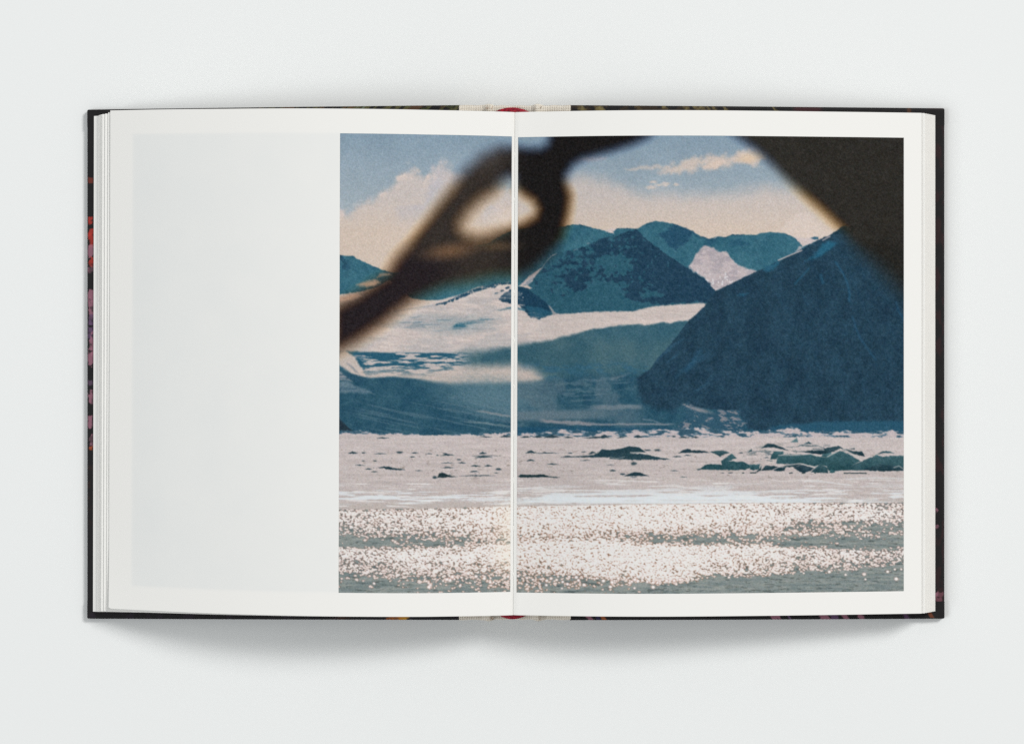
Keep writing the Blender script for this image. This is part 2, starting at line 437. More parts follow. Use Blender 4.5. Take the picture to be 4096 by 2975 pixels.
    an = sstep(1, -1, (dn + (n30 - .5) * 30 * sstep(1480, 1560, Y) * sstep(2850, 2750, X)) / sf_)
    nb = mixc((32, 58, 75), (39, 68, 86), np.clip((fbm(X / 45, Y / 60, 121, 5) - .3) * 2.4, 0, 1))
    nb += ((fbm(X / 8, Y / 10, 123, 3) - .5) * .09)[..., None] * np.array((.7, .9, 1.1), np.float32)
    cv.blend(nb, an)
    # lines that follow its slopes
    st = fbm((X * .8 + Y) / 26, (Y - X * .55) / 130, 131, 4)
    cv.blend((50, 88, 112), an * sstep(.58, .78, st) * sstep(2960, 2760, X) * .6)
    cv.blend((40, 76, 99), an * sstep(.58, .8, fbm((X - Y * .4) / 20, Y / 120, 133, 4)) * sstep(2900, 3100, X) * .3)
    cv.blend((26, 50, 70), an * sstep(.55, .7, n30) * .28)
    cv.poly(m3((1400, 30), (1330, 20), (1230, 30), (1190, 90), (1150, 150), (1100, 200), (1020, 265), (1130, 215), (1190, 205), (1290, 140)), (40, 98, 124), 8, 9, 18, .85)
    cv.poly(m3((720, 245), (620, 290), (520, 350), (500, 390), (580, 380), (700, 310)), (44, 96, 120), 6, 8, 14, .8)
    cv.poly(m3((200, 670), (260, 640), (340, 640), (280, 670)), (46, 98, 124), 5, 6, 14, .7)
    cv.line(m3((1375, 265), (1460, 390), (1520, 520), (1545, 640), (1540, 730)), 3, (46, 96, 126), 5, .65)
    cv.line(m3((1580, 920), (1640, 1100), (1680, 1180), (1760, 1300), (1860, 1430)), 3, (46, 92, 124), 6, .55)
    cv.line(m3((890, 530), (960, 450), (1060, 340)), 3, (44, 96, 122), 5, .65)
    cv.line(m3((2100, 740), (2130, 850), (2200, 960)), 3, (42, 90, 124), 7, .6)
    cv.line(m3((1200, 420), (1225, 510)), 6, (40, 92, 120), 6, .5)
    cv.line([(3112, 1043), (3160, 1022), (3206, 1003)], 2.2, (196, 182, 180), 2, .9)
    cv.line([(3290, 962), (3318, 947)], 2.6, (176, 168, 170), 2.5, .8)
    cv.line(m2((2110, 1560), (2200, 1430), (2268, 1330)), 8, (48, 92, 120), 14, .55)
    cv.line(m2((1980, 1640), (2080, 1540), (2180, 1500)), 6, (44, 88, 114), 12, .45)
    # lighter blue strip at its foot and the snowy scree
    ft = sstep(-8, 8, Y - interp(X, [(2980, 1722), (3060, 1714), (3100, 1700), (3200, 1694), (3340, 1684), (3620, 1682)]) + (n30 - .5) * 16)
    cv.blend((40, 82, 104), ft * sstep(3040, 3120, X) * sstep(1760, 1740, Y))
    sc = [(2727, 1622), (2745, 1612), (2790, 1640), (2840, 1655), (2885, 1638), (2900, 1642), (2970, 1634), (2955, 1665), (2985, 1690), (2960, 1725), (2700, 1735), (2720, 1700), (2750, 1660)]
    asc = sstep(8, -8, cv.sd(sc, 12, 24))
    cv.blend((50, 84, 104), asc * .7)
    cv.blend((150, 143, 147), asc * sstep(.54, .68, fbm((X + Y * 1.1) / 30, (Y - X * .3) / 10, 141, 4)) * .75)
    cv.blend((168, 156, 156), sstep(1, 0, np.sqrt(((X - 2800) / 75) ** 2 + ((Y - 1640 - (X - 2800) * .25) / 13) ** 2)) * sstep(.4, .55, n30) * .7)

    # ---- shore of broken ice
    shore = 1738 + (n8 - .5) * 4
    shb = interp(X, [(1350, 1721), (1470, 1722), (1520, 1733), (1700, 1738), (1880, 1736), (2044, 1730), (2070, 1737), (2150, 1728), (2230, 1712), (2300, 1722), (2500, 1722), (2700, 1716), (2800, 1712),
                     (2950, 1724), (3100, 1724), (3170, 1706), (3220, 1724), (3350, 1728), (3620, 1722)])
    ash = sstep(-3, 3, Y - shb + (n8 - .5) * 12 + (n30 - .5) * 14)
    ice = fbm(X / 30, Y / 9, 151, 4)
    cv.blend((112, 132, 146), ash * .9)
    cv.blend((190, 179, 180), ash * sstep(.46, .56, ice))
    cv.blend((48, 82, 100), ash * sstep(.47, .38, ice) * .9)
    ag = sstep(-2, 2, Y - interp(X, [(1350, 1737), (1480, 1737), (1800, 1739), (2044, 1739), (2070, 1744), (2350, 1747), (2800, 1748), (3620, 1748)]) + (n8 - .5) * 6)
    # ---- ice plain
    pl = mixc((194, 184, 182), (189, 179, 176), np.clip((Y - 1780) / 200, 0, 1))
    pl += ((hs2 - .5) * .09 + (fbm(X / 40, Y / 4, 153, 3) - .5) * .05)[..., None]
    cv.blend(pl, ag)
    cv.blend((190, 180, 178), ag * sstep(12, 2, np.abs(Y - 1947 + (X - 1400) * .006)) * .5)
    cv.blend((186, 177, 172), ag * sstep(1996, 2014, Y + (X - 2070) * .006) * .8)
    # pale blue frozen streaks
    fs = sstep(.5, .62, fbm(X / 150, Y / 8, 161, 4) + .10 * sstep(45, 8, np.abs(Y - interp(X, [(1350, 2008), (1700, 1998), (2040, 1992), (2200, 1994), (2700, 1992), (3100, 1992), (3620, 1985)]))) +
               .06 * sstep(1900, 2800, X) - .05) * sstep(1915, 1985, Y) * sstep(2020, 2008, Y)
    cv.blend((219, 224, 227), ag * fs * .9)
    cv.ell(2650, 1997, 620, 11, (219, 225, 228), .6, .75, .9)
    cv.ell(1960, 1994, 130, 6, (218, 223, 226), .6, .7, .9)
    cv.blend((226, 224, 222), ag * sstep(.64, .72, fbm(X / 90, Y / 6, 163, 3)) * sstep(1900, 1930, Y) * .7)
    cv.line(m6((1010, 1325), (1200, 1325), (1400, 1350), (1570, 1370)), 2.5, (222, 224, 226), 3, .7)
    cv.line(m6((1500, 1300), (1800, 1285), (2200, 1290)), 2.5, (218, 222, 224), 4, .6)
    cv.blend((150, 140, 135), ag * sstep(.735, .77, fbm(X / 16, Y / 5, 165, 3)) * sstep(1940, 1900, Y) * sstep(1790, 1800, Y) * .8)

    # rocks
    rc = (36, 60, 70)

    def rocks(conv, lst):
        for u, v, rx, ry in lst:
            (x, y), = conv((u, v))
            w, h = rx * K2, ry * K2 * 1.15
            if w < 13:
                cv.ell(x, y, w, h, rc, .5, .85, .8)
            else:
                cv.poly([(x - w, y + h * .8), (x - w * .5, y - h * .2), (x - w * .1, y - h), (x + w * .35, y - h * .5), (x + w, y + h * .7), (x, y + h)], rc, 1.8, 2.5, 8, .93)
    rocks(m4, [(215, 980, 65, 13), (345, 983, 22, 7), (540, 992, 72, 6), (765, 975, 38, 11), (950, 980, 35, 7), (570, 803, 80, 7),
               (1340, 1002, 88, 10), (1310, 988, 22, 6), (1765, 980, 46, 13), (1770, 1027, 110, 10), (1800, 1014, 170, 4), (1340, 1098, 80, 5),
               (1515, 1095, 50, 8), (1480, 1060, 26, 6), (1680, 1132, 60, 9), (1830, 1130, 52, 9), (1350, 1153, 82, 7), (470, 1205, 42, 6),
               (400, 1172, 45, 9), (1950, 1175, 36, 10), (1660, 1200, 55, 7), (1190, 1270, 26, 14), (1800, 787, 75, 7), (2040, 780, 75, 13), (920, 1028, 28, 6),
               (340, 1078, 22, 4), (478, 1077, 20, 5), (300, 1130, 60, 4), (1000, 1188, 45, 4), (1120, 990, 40, 5), (1220, 1010, 14, 5), (1700, 1250, 220, 5), (1925, 1218, 20, 5)])
    cv.poly(m4((500, 1158), (580, 1145), (640, 1142), (700, 1165), (760, 1168), (835, 1180), (780, 1188), (640, 1178)), rc, 2, 3, 8)
    cv.poly(m4((1222, 1272), (1240, 1225), (1275, 1212), (1320, 1225), (1345, 1240), (1400, 1238), (1360, 1250), (1465, 1266), (1330, 1268), (1300, 1278)), (30, 50, 56), 2, 2, 8)
    rocks(m5, [(250, 972, 68, 15), (440, 985, 140, 6), (245, 1070, 52, 10), (510, 1117, 72, 7), (690, 1030, 85, 9), (1480, 1117, 30, 16), (1225, 1197, 30, 9),
               (1345, 1242, 28, 9), (1760, 955, 38, 11), (1650, 957, 34, 8), (880, 975, 26, 5), (990, 985, 60, 14), (1200, 1127, 45, 4), (720, 990, 26, 4), (500, 790, 100, 16), (180, 790, 62, 11),
               (1040, 801, 175, 10), (1130, 785, 55, 17), (700, 800, 62, 8), (1330, 803, 52, 6), (1530, 790, 55, 16), (1960, 792, 25, 10), (2080, 800, 75, 8), (2210, 798, 50, 9),
               (900, 1075, 60, 4), (1480, 1279, 35, 4), (2070, 1272, 40, 4), (1960, 1198, 50, 4), (2250, 1185, 22, 8), (330, 790, 60, 12), (2000, 1030, 60, 7), (2120, 1015, 50, 6)])
    cv.poly(m5((700, 1035), (860, 1022), (1000, 1010), (1060, 965), (1100, 943), (1200, 953), (1330, 933), (1420, 908), (1540, 922), (1625, 978), (1500, 988), (1350, 1000), (1200, 1042), (1000, 1042)), (36, 62, 72), 2, 2, 10)
    cv.poly(m5((1188, 1062), (1205, 1020), (1400, 990), (1560, 1000), (1750, 1030), (1925, 1066), (1500, 1072)), (40, 66, 76), 2, 4, 10)
    cv.line(m5((1440, 985), (1560, 985), (1700, 1012), (1800, 1040)), 2, (208, 200, 194), 2.5, .8)
    cv.line(m5((1200, 1040), (1280, 1055), (1370, 1035)), 1.6, (170, 172, 172), 2, .6)
    cv.line(m5((985, 1000), (1050, 985), (1070, 960)), 1.6, (215, 206, 196), 2, .8)
    cv.poly(m5((1362, 1268), (1440, 1230), (1500, 1213), (1560, 1224), (1610, 1245), (1662, 1262)), rc, 2, 2, 8)
    cv.poly(m5((95, 1265), (130, 1238), (270, 1246), (390, 1238), (470, 1262), (590, 1276), (550, 1284), (480, 1274), (120, 1277)), (30, 52, 58), 2, 2, 8)
    cv.poly(m5((2010, 988), (2070, 950), (2130, 938), (2180, 960), (2268, 955), (2400, 985), (2268, 988)), rc, 2, 3, 8)

    zone = sstep(1.1, .7, np.sqrt(((X - 3200) / 230) ** 2 + ((Y - 1815) / 45) ** 2))
    cv.blend((60, 84, 92), zone * sstep(.54, .64, fbm((X - Y) / 30, Y / 6, 171, 4)) * .6)
    cv.blend((196, 188, 184), zone * sstep(.69, .75, fbm((X + Y) / 26, Y / 6, 173, 4)) * .75)
    ib = (44, 80, 88)
    for pts, col in (
            (((600, 1060), (640, 970), (760, 968), (765, 1000), (700, 1035), (680, 1065)), ib),
            (((670, 1112), (700, 1032), (760, 1010), (1100, 1003), (1160, 1030), (1280, 1040), (1300, 1015), (1440, 962), (1560, 1010), (1680, 1085), (1600, 1120), (1500, 1195), (1300, 1202), (1280, 1150), (1200, 1122), (1130, 1147), (1000, 1118), (850, 1118)), ib),
            (((1215, 1030), (1240, 985), (1330, 975), (1330, 1010), (1280, 1040)), (62, 98, 106)),
            (((1490, 1197), (1560, 1140), (1720, 1075), (1800, 1040), (1950, 1035), (2040, 1018), (2220, 1018), (2220, 1192), (1950, 1202), (1700, 1192)), (46, 80, 88)),
            (((1700, 1190), (1900, 1120), (2080, 1140), (2220, 1170), (2220, 1192), (1950, 1202)), (36, 62, 72)),
            (((-260, 1185), (-150, 1120), (20, 1130), (15, 1080), (140, 1000), (205, 1050), (100, 1085), (280, 1095), (360, 1130), (360, 1168), (300, 1192)), ib),
            (((358, 1182), (362, 1125), (482, 1125), (470, 1182), (400, 1192)), (48, 84, 92)),
            (((432, 1220), (470, 1180), (500, 1140), (490, 1200)), (36, 60, 68)),
            (((495, 1197), (540, 1138), (705, 1148), (620, 1192)), (32, 58, 68)),
            (((640, 1192), (700, 1160), (795, 1150), (770, 1200), (690, 1206)), (32, 58, 68)),
            (((740, 1145), (860, 1114), (975, 1122), (900, 1152), (830, 1158)), (40, 66, 76)),
            (((880, 1160), (960, 1133), (1000, 1126), (1125, 1165), (1085, 1198), (1010, 1224), (950, 1208)), (32, 56, 68)),
            (((1085, 1217), (1120, 1180), (1200, 1118), (1288, 1165), (1292, 1224)), (38, 70, 78)),
            (((1308, 1224), (1330, 1178), (1378, 1195), (1372, 1224)), (56, 96, 102)),
            (((335, 977), (380, 938), (392, 972)), (44, 74, 84)),
            (((495, 932), (570, 874), (650, 884), (740, 920), (825, 958), (760, 948), (640, 922)), (34, 60, 70)),
            (((975, 970), (1100, 958), (1250, 955), (1240, 930), (1420, 903), (1500, 945), (1600, 970), (1700, 968), (1735, 1027), (1600, 1003), (1440, 930), (1350, 975), (1200, 1007), (1050, 987)), (36, 62, 72)),
            (((845, 860), (920, 803), (937, 864)), (92, 124, 130)),
            (((1008, 882), (1060, 850), (1105, 877)), (46, 76, 88)),
            (((-120, 975), (0, 958), (60, 964), (122, 990), (60, 1003), (0, 1032), (-40, 1010)), (42, 72, 80)),
            (((1875, 1002), (1950, 963), (2020, 965), (2085, 992), (1970, 987)), (48, 80, 90)),
            (((1820, 1040), (1860, 1010), (1930, 1022), (1960, 1038)), (56, 92, 100)),
            (((910, 915), (960, 890), (1040, 885), (980, 905)), (90, 108, 116)),
            (((220, 995), (270, 980), (275, 995)), (60, 80, 90)),
            (((1540, 935), (1615, 930), (1615, 948)), (46, 70, 78))):
        P = m6(*pts)
        a = cv.poly(P, col, 2, 2.6, 9, .97)
        yy_ = np.array([p[1] for p in P])
        cv.C += (a * ((n8 - .5) * .09 + (n30 - .5) * .10 + .05 * (1 - 2 * np.clip((Y - yy_.min()) / (np.ptp(yy_) + 1), 0, 1))))[..., None]
    cv.line(m6((1290, 1030), (1420, 960), (1480, 940), (1600, 1010), (1700, 1080)), 2.2, (196, 190, 186), 2.5, .75)
    cv.line(m6((700, 1015), (900, 1015), (1080, 1000), (1160, 1025)), 1.8, (190, 186, 184), 2.2, .7)
    cv.line(m6((690, 1150), (800, 1135), (960, 1112), (1120, 1160)), 2, (200, 192, 188), 2.2, .75)
    cv.line(m6((2080, 1160), (2140, 1140), (2200, 1180)), 1.8, (180, 180, 180), 2, .7)
    cv.blend((36, 56, 62), sstep(3, 1, np.abs(Y - 1891 + (n8 - .5) * 4)) * sstep(.56, .64, fbm(X / 24, Y / 30, 175, 2)) * sstep(2880, 2900, X))

    # ---- glittering water
    wt = interp(X, [(1350, 2036), (1700, 2031), (2047, 2021), (2070, 2023), (2400, 2019), (2800, 2014), (3100, 2011), (3620, 2009)])
    aw = sstep(-2, 2, Y - wt + (n8 - .5) * 5)
    wcol = mixc((118, 130, 130), (146, 152, 148), np.clip((hs - .3) * 2.4, 0, 1))
    dk = fbm(X / 26, Y / 4.5, 181, 3)
    wcol = wcol - (sstep(.6, .75, dk) * .14)[..., None]
    cv.blend(wcol, aw)
    g1 = interp(X, [(1350, 2165), (1600, 2170), (1850, 2160), (2047, 2152), (2200, 2146), (2400, 2140), (2600, 2152), (2800, 2158), (3000, 2158), (3200, 2166), (3400, 2172), (3620, 2172)])
    gd = interp(X, [(1350, 1.5), (1600, 1.35), (1800, 1.05), (2047, .8), (2150, .6), (2350, .6), (2480, 1.05), (2600, 1.4), (2850, 1.35), (3000, 1.1), (3200, 1.4), (3620, 1.6)])
    yl = interp(X, [(1350, 2285), (1500, 2292), (1620, 2300), (1750, 2298), (1900, 2292), (2047, 2276), (2100, 2278), (2250, 2285), (2400, 2296), (2600, 2318), (2750, 2312), (2850, 2288), (3000, 2288), (3080, 2292), (3200, 2272), (3400, 2275), (3620, 2252)])
    mid = interp(X, [(1350, .55), (1600, .75), (1850, 1.1), (2047, 1.35), (2300, 1.75), (2700, 1.6), (3000, 1.15), (3250, .8), (3620, .6)])
    right_end = sstep(3020, 3260, X)
    d0 = interp(X, [(1350, .66), (1600, .74), (1850, .86), (2047, .97), (2300, 1.12), (2700, 1.08), (3000, .88), (3250, .74), (3620, .62)])
    dip = interp(X, [(1350, .72), (1600, .68), (1800, .55), (2047, .42), (2150, .34), (2350, .40), (2480, .6), (2600, .85), (2850, .85), (3000, .62), (3200, .72), (3620, .75)])
    de = d0 - sstep(g1 - 78 - 14 * right_end, g1 + 2, Y) * dip * (1 - sstep(g1 + 10, g1 + 34, Y))
    de -= right_end * sstep(2074, 2090, Y) * sstep(2124, 2108, Y) * .4
    de -= sstep(14, 0, Y - wt) * interp(X, [(1350, .3), (1700, .25), (2047, .15), (2500, .05), (2800, .05), (3300, .3), (3620, .5)])
    de -= sstep(-75, -5, Y - yl) * .28
    de -= sstep(-12, 20, Y - yl) * .36
    tail_ = interp(X, [(1350, .05), (1700, .10), (2100, .22), (2350, .16), (2500, .08), (2700, .0), (3620, -.02)])
    low_ = sstep(2, 30, Y - yl)
    de = de * (1 - low_) + low_ * tail_ * sstep(2400, 2330, Y)
    de += (fbm(X / 64, Y / 13, 191, 3) - .5) * .55 * (1 - .8 * low_)
    wx, wy = X + (vnoise(X / 6, Y / 6, 205) - .5) * 7, Y + (vnoise(X / 6, Y / 6, 207) - .5) * 4.5
    f1 = np.minimum(np.minimum(worley(wx / 8.6, wy / 6.2, 201, de), worley(wx / 10.4 + 3.7, wy / 6.9 + 1.3, 203, de * .88)), worley(wx / 16 + 9.1, wy / 11 + 4.4, 209, de * .34) * 1.15)
    m = .465 + .05 * (de - .8) - f1
    warm = interp(X, [(1350, .25), (1750, .55), (2047, 1), (2700, .95), (3000, .7), (3620, .2)])
    vein = mixc((116, 100, 100), (160, 114, 86), warm)
    far = np.clip(sstep(.15, .5, -m) + .12, 0, 1) * sstep(.95, .3, de)
    vein += (np.asarray((112, 120, 118), np.float32) / 255 - vein) * far[..., None]
    cv.blend(vein, aw * sstep(-.5, -.08, m) * .88)
    cv.blend((214, 192, 184), aw * sstep(-.16, .0, m))
    bright = .55 + .45 * sstep(.25, .75, de + (vnoise(X / 20, Y / 12, 221) - .5) * .6)
    cv.blend((230, 228, 225), aw * sstep(-.04, .12, m) * bright)
    # lone sparkles low on the water
    rg = np.random.default_rng(5)
    for _ in range(95):
        x = rg.uniform(1360, 3610) if rg.random() < .35 else rg.uniform(1700, 2750)
        y = float(interp(np.array([x]), [(1350, 2300), (2047, 2295), (2600, 2318), (3000, 2300), (3620, 2270)])[0]) + abs(rg.normal(0, 22)) * (1.4 if x < 2300 else .8)
        r = rg.uniform(3, 6.5)
        if y > 2372 or x + 12 < cv.x0 or x - 12 > cv.x1:
            continue
        cv.ell(x, y, r * 1.5, r * 1.25, (190, 160, 148), .5, .7)
        cv.ell(x, y, r, r * .85, (242, 236, 234), .4)
    cv.blend((246, 238, 216), sstep(110, 0, 2047 - X) * sstep(2050, 2040, X) * sstep(1960, 2060, Y) * sstep(2330, 2230, Y) * .3)

    # ---- out-of-focus dark foreground: strap with a loop
    outer = [(1340, 1238), (1400, 1205), (1440, 1184), (1501, 1140), (1550, 1108), (1572, 1075), (1595, 1035), (1640, 981), (1708, 899), (1758, 832), (1812, 764), (1866, 690), (1934, 630),
             (2000, 600), (2050, 598), (2110, 606), (2165, 604), (2196, 586), (2206, 560), (2205, 500), (2660, 480), (2585, 545), (2530, 570), (2450, 596), (2390, 612), (2330, 628), (2286, 654),
             (2257, 696), (2255, 732), (2266, 764), (2273, 787), (2268, 832), (2254, 900), (2238, 950), (2215, 985), (2172, 1030), (2121, 1075), (2080, 1092), (2044, 1090), (1977, 1094), (1876, 1117),
             (1776, 1134), (1709, 1161), (1642, 1195), (1575, 1245), (1524, 1288), (1474, 1322), (1424, 1355), (1374, 1382), (1340, 1400)]
    hole = [(2030, 700), (2002, 720), (1970, 758), (1911, 800), (1866, 843), (1836, 890), (1838, 922), (1862, 946), (1910, 958), (1960, 950), (2030, 925), (2100, 902), (2146, 875), (2160, 838),
            (2140, 798), (2104, 775), (2078, 750), (2066, 706)]
    do = cv.sd(outer, 0, 20, 400)
    dh = cv.sd(hole, 0, 20, 400)
    ww = 33 + 14 * sstep(1000, 700, Y) * sstep(2100, 1900, X) + 12 * sstep(940, 1000, Y)
    wh = interp(X, [(1800, 52), (2000, 46), (2080, 36), (2200, 32)])
    cold = sstep(775, 690, Y)
    onblue = sstep(940, 990, Y) * sstep(2060, 2100, X)
    kf = 5 * (1 - cold) * (1 - onblue) - 2.5 * cold
    dark = mixc((50, 44, 40), (25, 23, 23), sstep(1950, 2130, X))
    dark += (np.asarray((35, 29, 32), np.float32) / 255 - dark) * (sstep(950, 1080, Y) * sstep(1900, 1700, X))[..., None]
    dark += ((n8 - .5) * .03)[..., None]
    # brownish half-shade inside the strap
    gl = sstep(1.35, 0, np.sqrt(((X - 1800) / 120) ** 2 + ((Y - 1004 + (X - 1800) * .12) / 40) ** 2))
    dark += (np.asarray((124, 92, 66), np.float32) / 255 - dark) * (gl * .72)[..., None]
    gl2 = sstep(1.3, 0, np.sqrt(((X - 1990) / 110) ** 2 + ((Y - 985) / 26) ** 2))
    dark += (np.asarray((104, 82, 58), np.float32) / 255 - dark) * (gl2 * .5)[..., None]
    gl3 = sstep(1.3, 0, np.sqrt(((X - 1930) / 160) ** 2 + ((Y - 640 + (X - 1930) * .2) / 60) ** 2))
    dark += (np.asarray((86, 82, 78), np.float32) / 255 - dark) * (gl3 * .35)[..., None]
    for ch, sg in ((0, 1.0), (1, .15), (2, -1.0)):
        a = sstep(1, -1, (do - 9 + kf * sg) / ww) * sstep(-1, 1, (dh + 10 - kf * sg) / wh)
        cv.C[..., ch] += (dark[..., ch] - cv.C[..., ch]) * a
    # warm light spill inside the hole, pale blue at its top
    cv.blend((228, 210, 194), sstep(1, 0, np.sqrt(((X - 2010) / 105) ** 2 + ((Y - 868) / 62) ** 2)) * .5)
    # pale patches showing through the strap on the far left
    cv.poly(m1((255, 540), (330, 510), (470, 480), (540, 500), (470, 545), (380, 555)), (190, 152, 124), 8, 5, 14, .8)
    cv.poly(m1((500, 450), (540, 405), (650, 395), (670, 412), (560, 428)), (168, 136, 112), 7, 3, 14, .75)
    cv.poly(m1((40, 690), (160, 655), (260, 645), (300, 665), (230, 700), (40, 740)), (176, 140, 118), 11, 4, 16, .8)

    # ---- dark triangle at the right
    tri = [(2925, 535), (2960, 560), (3012, 597), (3071, 648), (3143, 716), (3229, 795), (3297, 854), (3360, 914), (3410, 975), (3470, 1030), (3530, 1088), (3590, 1150), (3640, 1205), (3800, 1300), (3800, 300), (2700, 300)]
    dt = cv.sd(tri, 0, 20, 300)
    wt2 = 34 + 34 * sstep(930, 1050, Y)
    c2_ = sstep(720, 610, Y)
    w2_ = sstep(700, 800, Y) * sstep(950, 900, Y)
    kf2 = 6 * w2_ - 3 * c2_
    dcol = mixc((43, 41, 37), (34, 33, 30), sstep(900, 1050, Y))
    dcol += ((n8 - .5) * .035 + (n30 - .5) * .03)[..., None]
    for ch, sg in ((0, 1.0), (1, .2 - .5 * 0), (2, -1.0)):
        a = sstep(1, -1, (dt + kf2 * sg) / wt2)
        cv.C[..., ch] += (dcol[..., ch] - cv.C[..., ch]) * a

    # ---- the print is a little soft
    for ax in (0, 1):
        cv.C = .64 * cv.C + .18 * np.roll(cv.C, 1, ax) + .18 * np.roll(cv.C, -1, ax)
    # ---- film grain
    gr = (vnoise(X / 2.6, Y / 2.6, 211) - .5) * .09 + (vnoise(X / 6, Y / 6, 213) - .5) * .03
    lum = cv.C.mean(axis=-1)
    gr = gr * (1 - .75 * sstep(.75, .9, lum))
    cv.C += gr[..., None]
    cv.C[..., 0] += (vnoise(X / 5, Y / 5, 217) - .5) * .022
    cv.C[..., 2] += (vnoise(X / 5, Y / 5, 219) - .5) * .022
    return np.clip(cv.C, .05, .96)
# ------------------------------------------------------------------ PAINT END

# ------------------------------------------------------------------ helpers
def to_lin(c):
    c = np.asarray(c, np.float32)
    return np.where(c <= .04045, c / 12.92, ((c + .055) / 1.055) ** 2.4)


def W(x, y, zmm):
    """a point measured in the photograph's pixels that lies zmm above the table -> metres"""
    x, y, z = np.broadcast_arrays(np.asarray(x, float), np.asarray(y, float), np.asarray(zmm, float) / 1000)
    k = (H - z) / H * S
    return np.stack([(x - CX) * k, -(y - CY) * k, z], -1)


def Wt(x, y, zmm):
    """same, for y already given at table scale (real length), x as photographed"""
    x, y, z = np.broadcast_arrays(np.asarray(x, float), np.asarray(y, float), np.asarray(zmm, float) / 1000)
    return np.stack([(x - CX) * (H - z) / H * S, -(y - CY) * S, z], -1)


def link(o, parent=None):
    scene.collection.objects.link(o)
    o.parent = parent
    return o


def mesh_obj(name, verts, faces, mats, parent=None, smooth=True, mat_idx=None, col=None):
    me = bpy.data.meshes.new(name)
    verts = np.asarray(verts, np.float32).reshape(-1, 3)
    faces = np.asarray(faces, np.int32)
    nf, k = faces.shape
    me.vertices.add(len(verts))
    me.vertices.foreach_set("co", verts.ravel())
    me.loops.add(nf * k)
    me.loops.foreach_set("vertex_index", faces.ravel())
    me.polygons.add(nf)
    me.polygons.foreach_set("loop_start", np.arange(0, nf * k, k, dtype=np.int32))
    me.polygons.foreach_set("use_smooth", np.full(nf, smooth, dtype=bool))
    if mat_idx is not None:
        me.polygons.foreach_set("material_index", np.asarray(mat_idx, np.int32))
    me.update(calc_edges=True)
    if col is not None:
        at = me.color_attributes.new("ink", 'FLOAT_COLOR', 'POINT')
        c = np.ones((len(verts), 4), np.float32)
        c[:, :3] = np.asarray(col, np.float32).reshape(-1, 3)
        at.data.foreach_set("color", c.ravel())
    for m in (mats if isinstance(mats, (list, tuple)) else [mats]):
        me.materials.append(m)
    return link(bpy.data.objects.new(name, me), parent)


def grid_faces(ny, nx, off=0, flip=False):
    i = np.arange(ny * nx).reshape(ny, nx) + off
    a, b, c, d = i[:-1, :-1].ravel(), i[:-1, 1:].ravel(), i[1:, 1:].ravel(), i[1:, :-1].ravel()
    return np.stack([a, b, c, d] if flip else [a, d, c, b], 1)


def sheet(top, bot):
    """closed slab from two grids of points (rows run down the page, columns to the right)"""
    ny, nx, _ = top.shape
    n = ny * nx
    V = [top.reshape(-1, 3), bot.reshape(-1, 3)]
    F = [grid_faces(ny, nx), grid_faces(ny, nx, n, True)]
    off = 2 * n
    for a_, b_, fl in ((top[0], bot[0], False), (top[-1], bot[-1], True), (top[:, 0], bot[:, 0], True), (top[:, -1], bot[:, -1], False)):
        k = len(a_)
        V += [a_, b_]
        i = np.arange(k - 1) + off
        q = np.stack([i, i + 1, i + 1 + k, i + k], 1)
        F.append(q[:, ::-1] if fl else q)
        off += 2 * k
    V = np.concatenate(V)
    nm = len(F[0])
    F2 = np.concatenate(F)
    mi = np.zeros(len(F2), int)
    mi[2 * nm:] = 1
    return V, F2, mi


# ------------------------------------------------------------------ materials
def new_mat(name, rough=.8, spec=.3):
    m = bpy.data.materials.new(name)
    m.use_nodes = True
    nt = m.node_tree
    b = nt.nodes["Principled BSDF"]
    b.inputs["Roughness"].default_value = rough
    b.inputs["Specular IOR Level"].default_value = spec
    return m, nt, b


def add_bump(nt, b, scale, strength, dist, detail=4.0, stretch=None):
    tc = nt.nodes.new("ShaderNodeTexCoord")
    n = nt.nodes.new("ShaderNodeTexNoise")
    n.inputs["Scale"].default_value = scale
    n.inputs["Detail"].default_value = detail
    src = tc.outputs["Object"]
    if stretch:
        mp = nt.nodes.new("ShaderNodeMapping")
        mp.inputs["Scale"].default_value = stretch
        nt.links.new(src, mp.inputs[0])
        src = mp.outputs[0]
    nt.links.new(src, n.inputs["Vector"])
    bp = nt.nodes.new("ShaderNodeBump")
    bp.inputs["Strength"].default_value = strength
    bp.inputs["Distance"].default_value = dist
    nt.links.new(n.outputs["Fac"], bp.inputs["Height"])
    nt.links.new(bp.outputs[0], b.inputs["Normal"])
    return n


def vary(nt, b, col, amount, scale, detail=3.0):
    """base colour with slight natural unevenness"""
    tc = nt.nodes.new("ShaderNodeTexCoord")
    n = nt.nodes.new("ShaderNodeTexNoise")
    n.inputs["Scale"].default_value = scale
    n.inputs["Detail"].default_value = detail
    nt.links.new(tc.outputs["Object"], n.inputs["Vector"])
    r = nt.nodes.new("ShaderNodeValToRGB")
    r.color_ramp.elements[0].position = .3
    r.color_ramp.elements[1].position = .7
    r.color_ramp.elements[0].color = tuple(c * (1 - amount) for c in col) + (1,)
    r.color_ramp.elements[1].color = tuple(min(1, c * (1 + amount)) for c in col) + (1,)
    nt.links.new(n.outputs["Fac"], r.inputs[0])
    nt.links.new(r.outputs[0], b.inputs["Base Color"])


def ink_mat(name, rough, spec, bump):
    m, nt, b = new_mat(name, rough, spec)
    a = nt.nodes.new("ShaderNodeVertexColor")
    a.layer_name = "ink"
    nt.links.new(a.outputs["Color"], b.inputs["Base Color"])
    add_bump(nt, b, *bump)
    return m


PAPER = np.array((.812, .808, .778), np.float32)
INK_GAIN = .95

m_table, nt, b = new_mat("white_table", .75, .2)
vary(nt, b, (.780, .797, .791), .004, 6)
add_bump(nt, b, 900, .08, .0003)

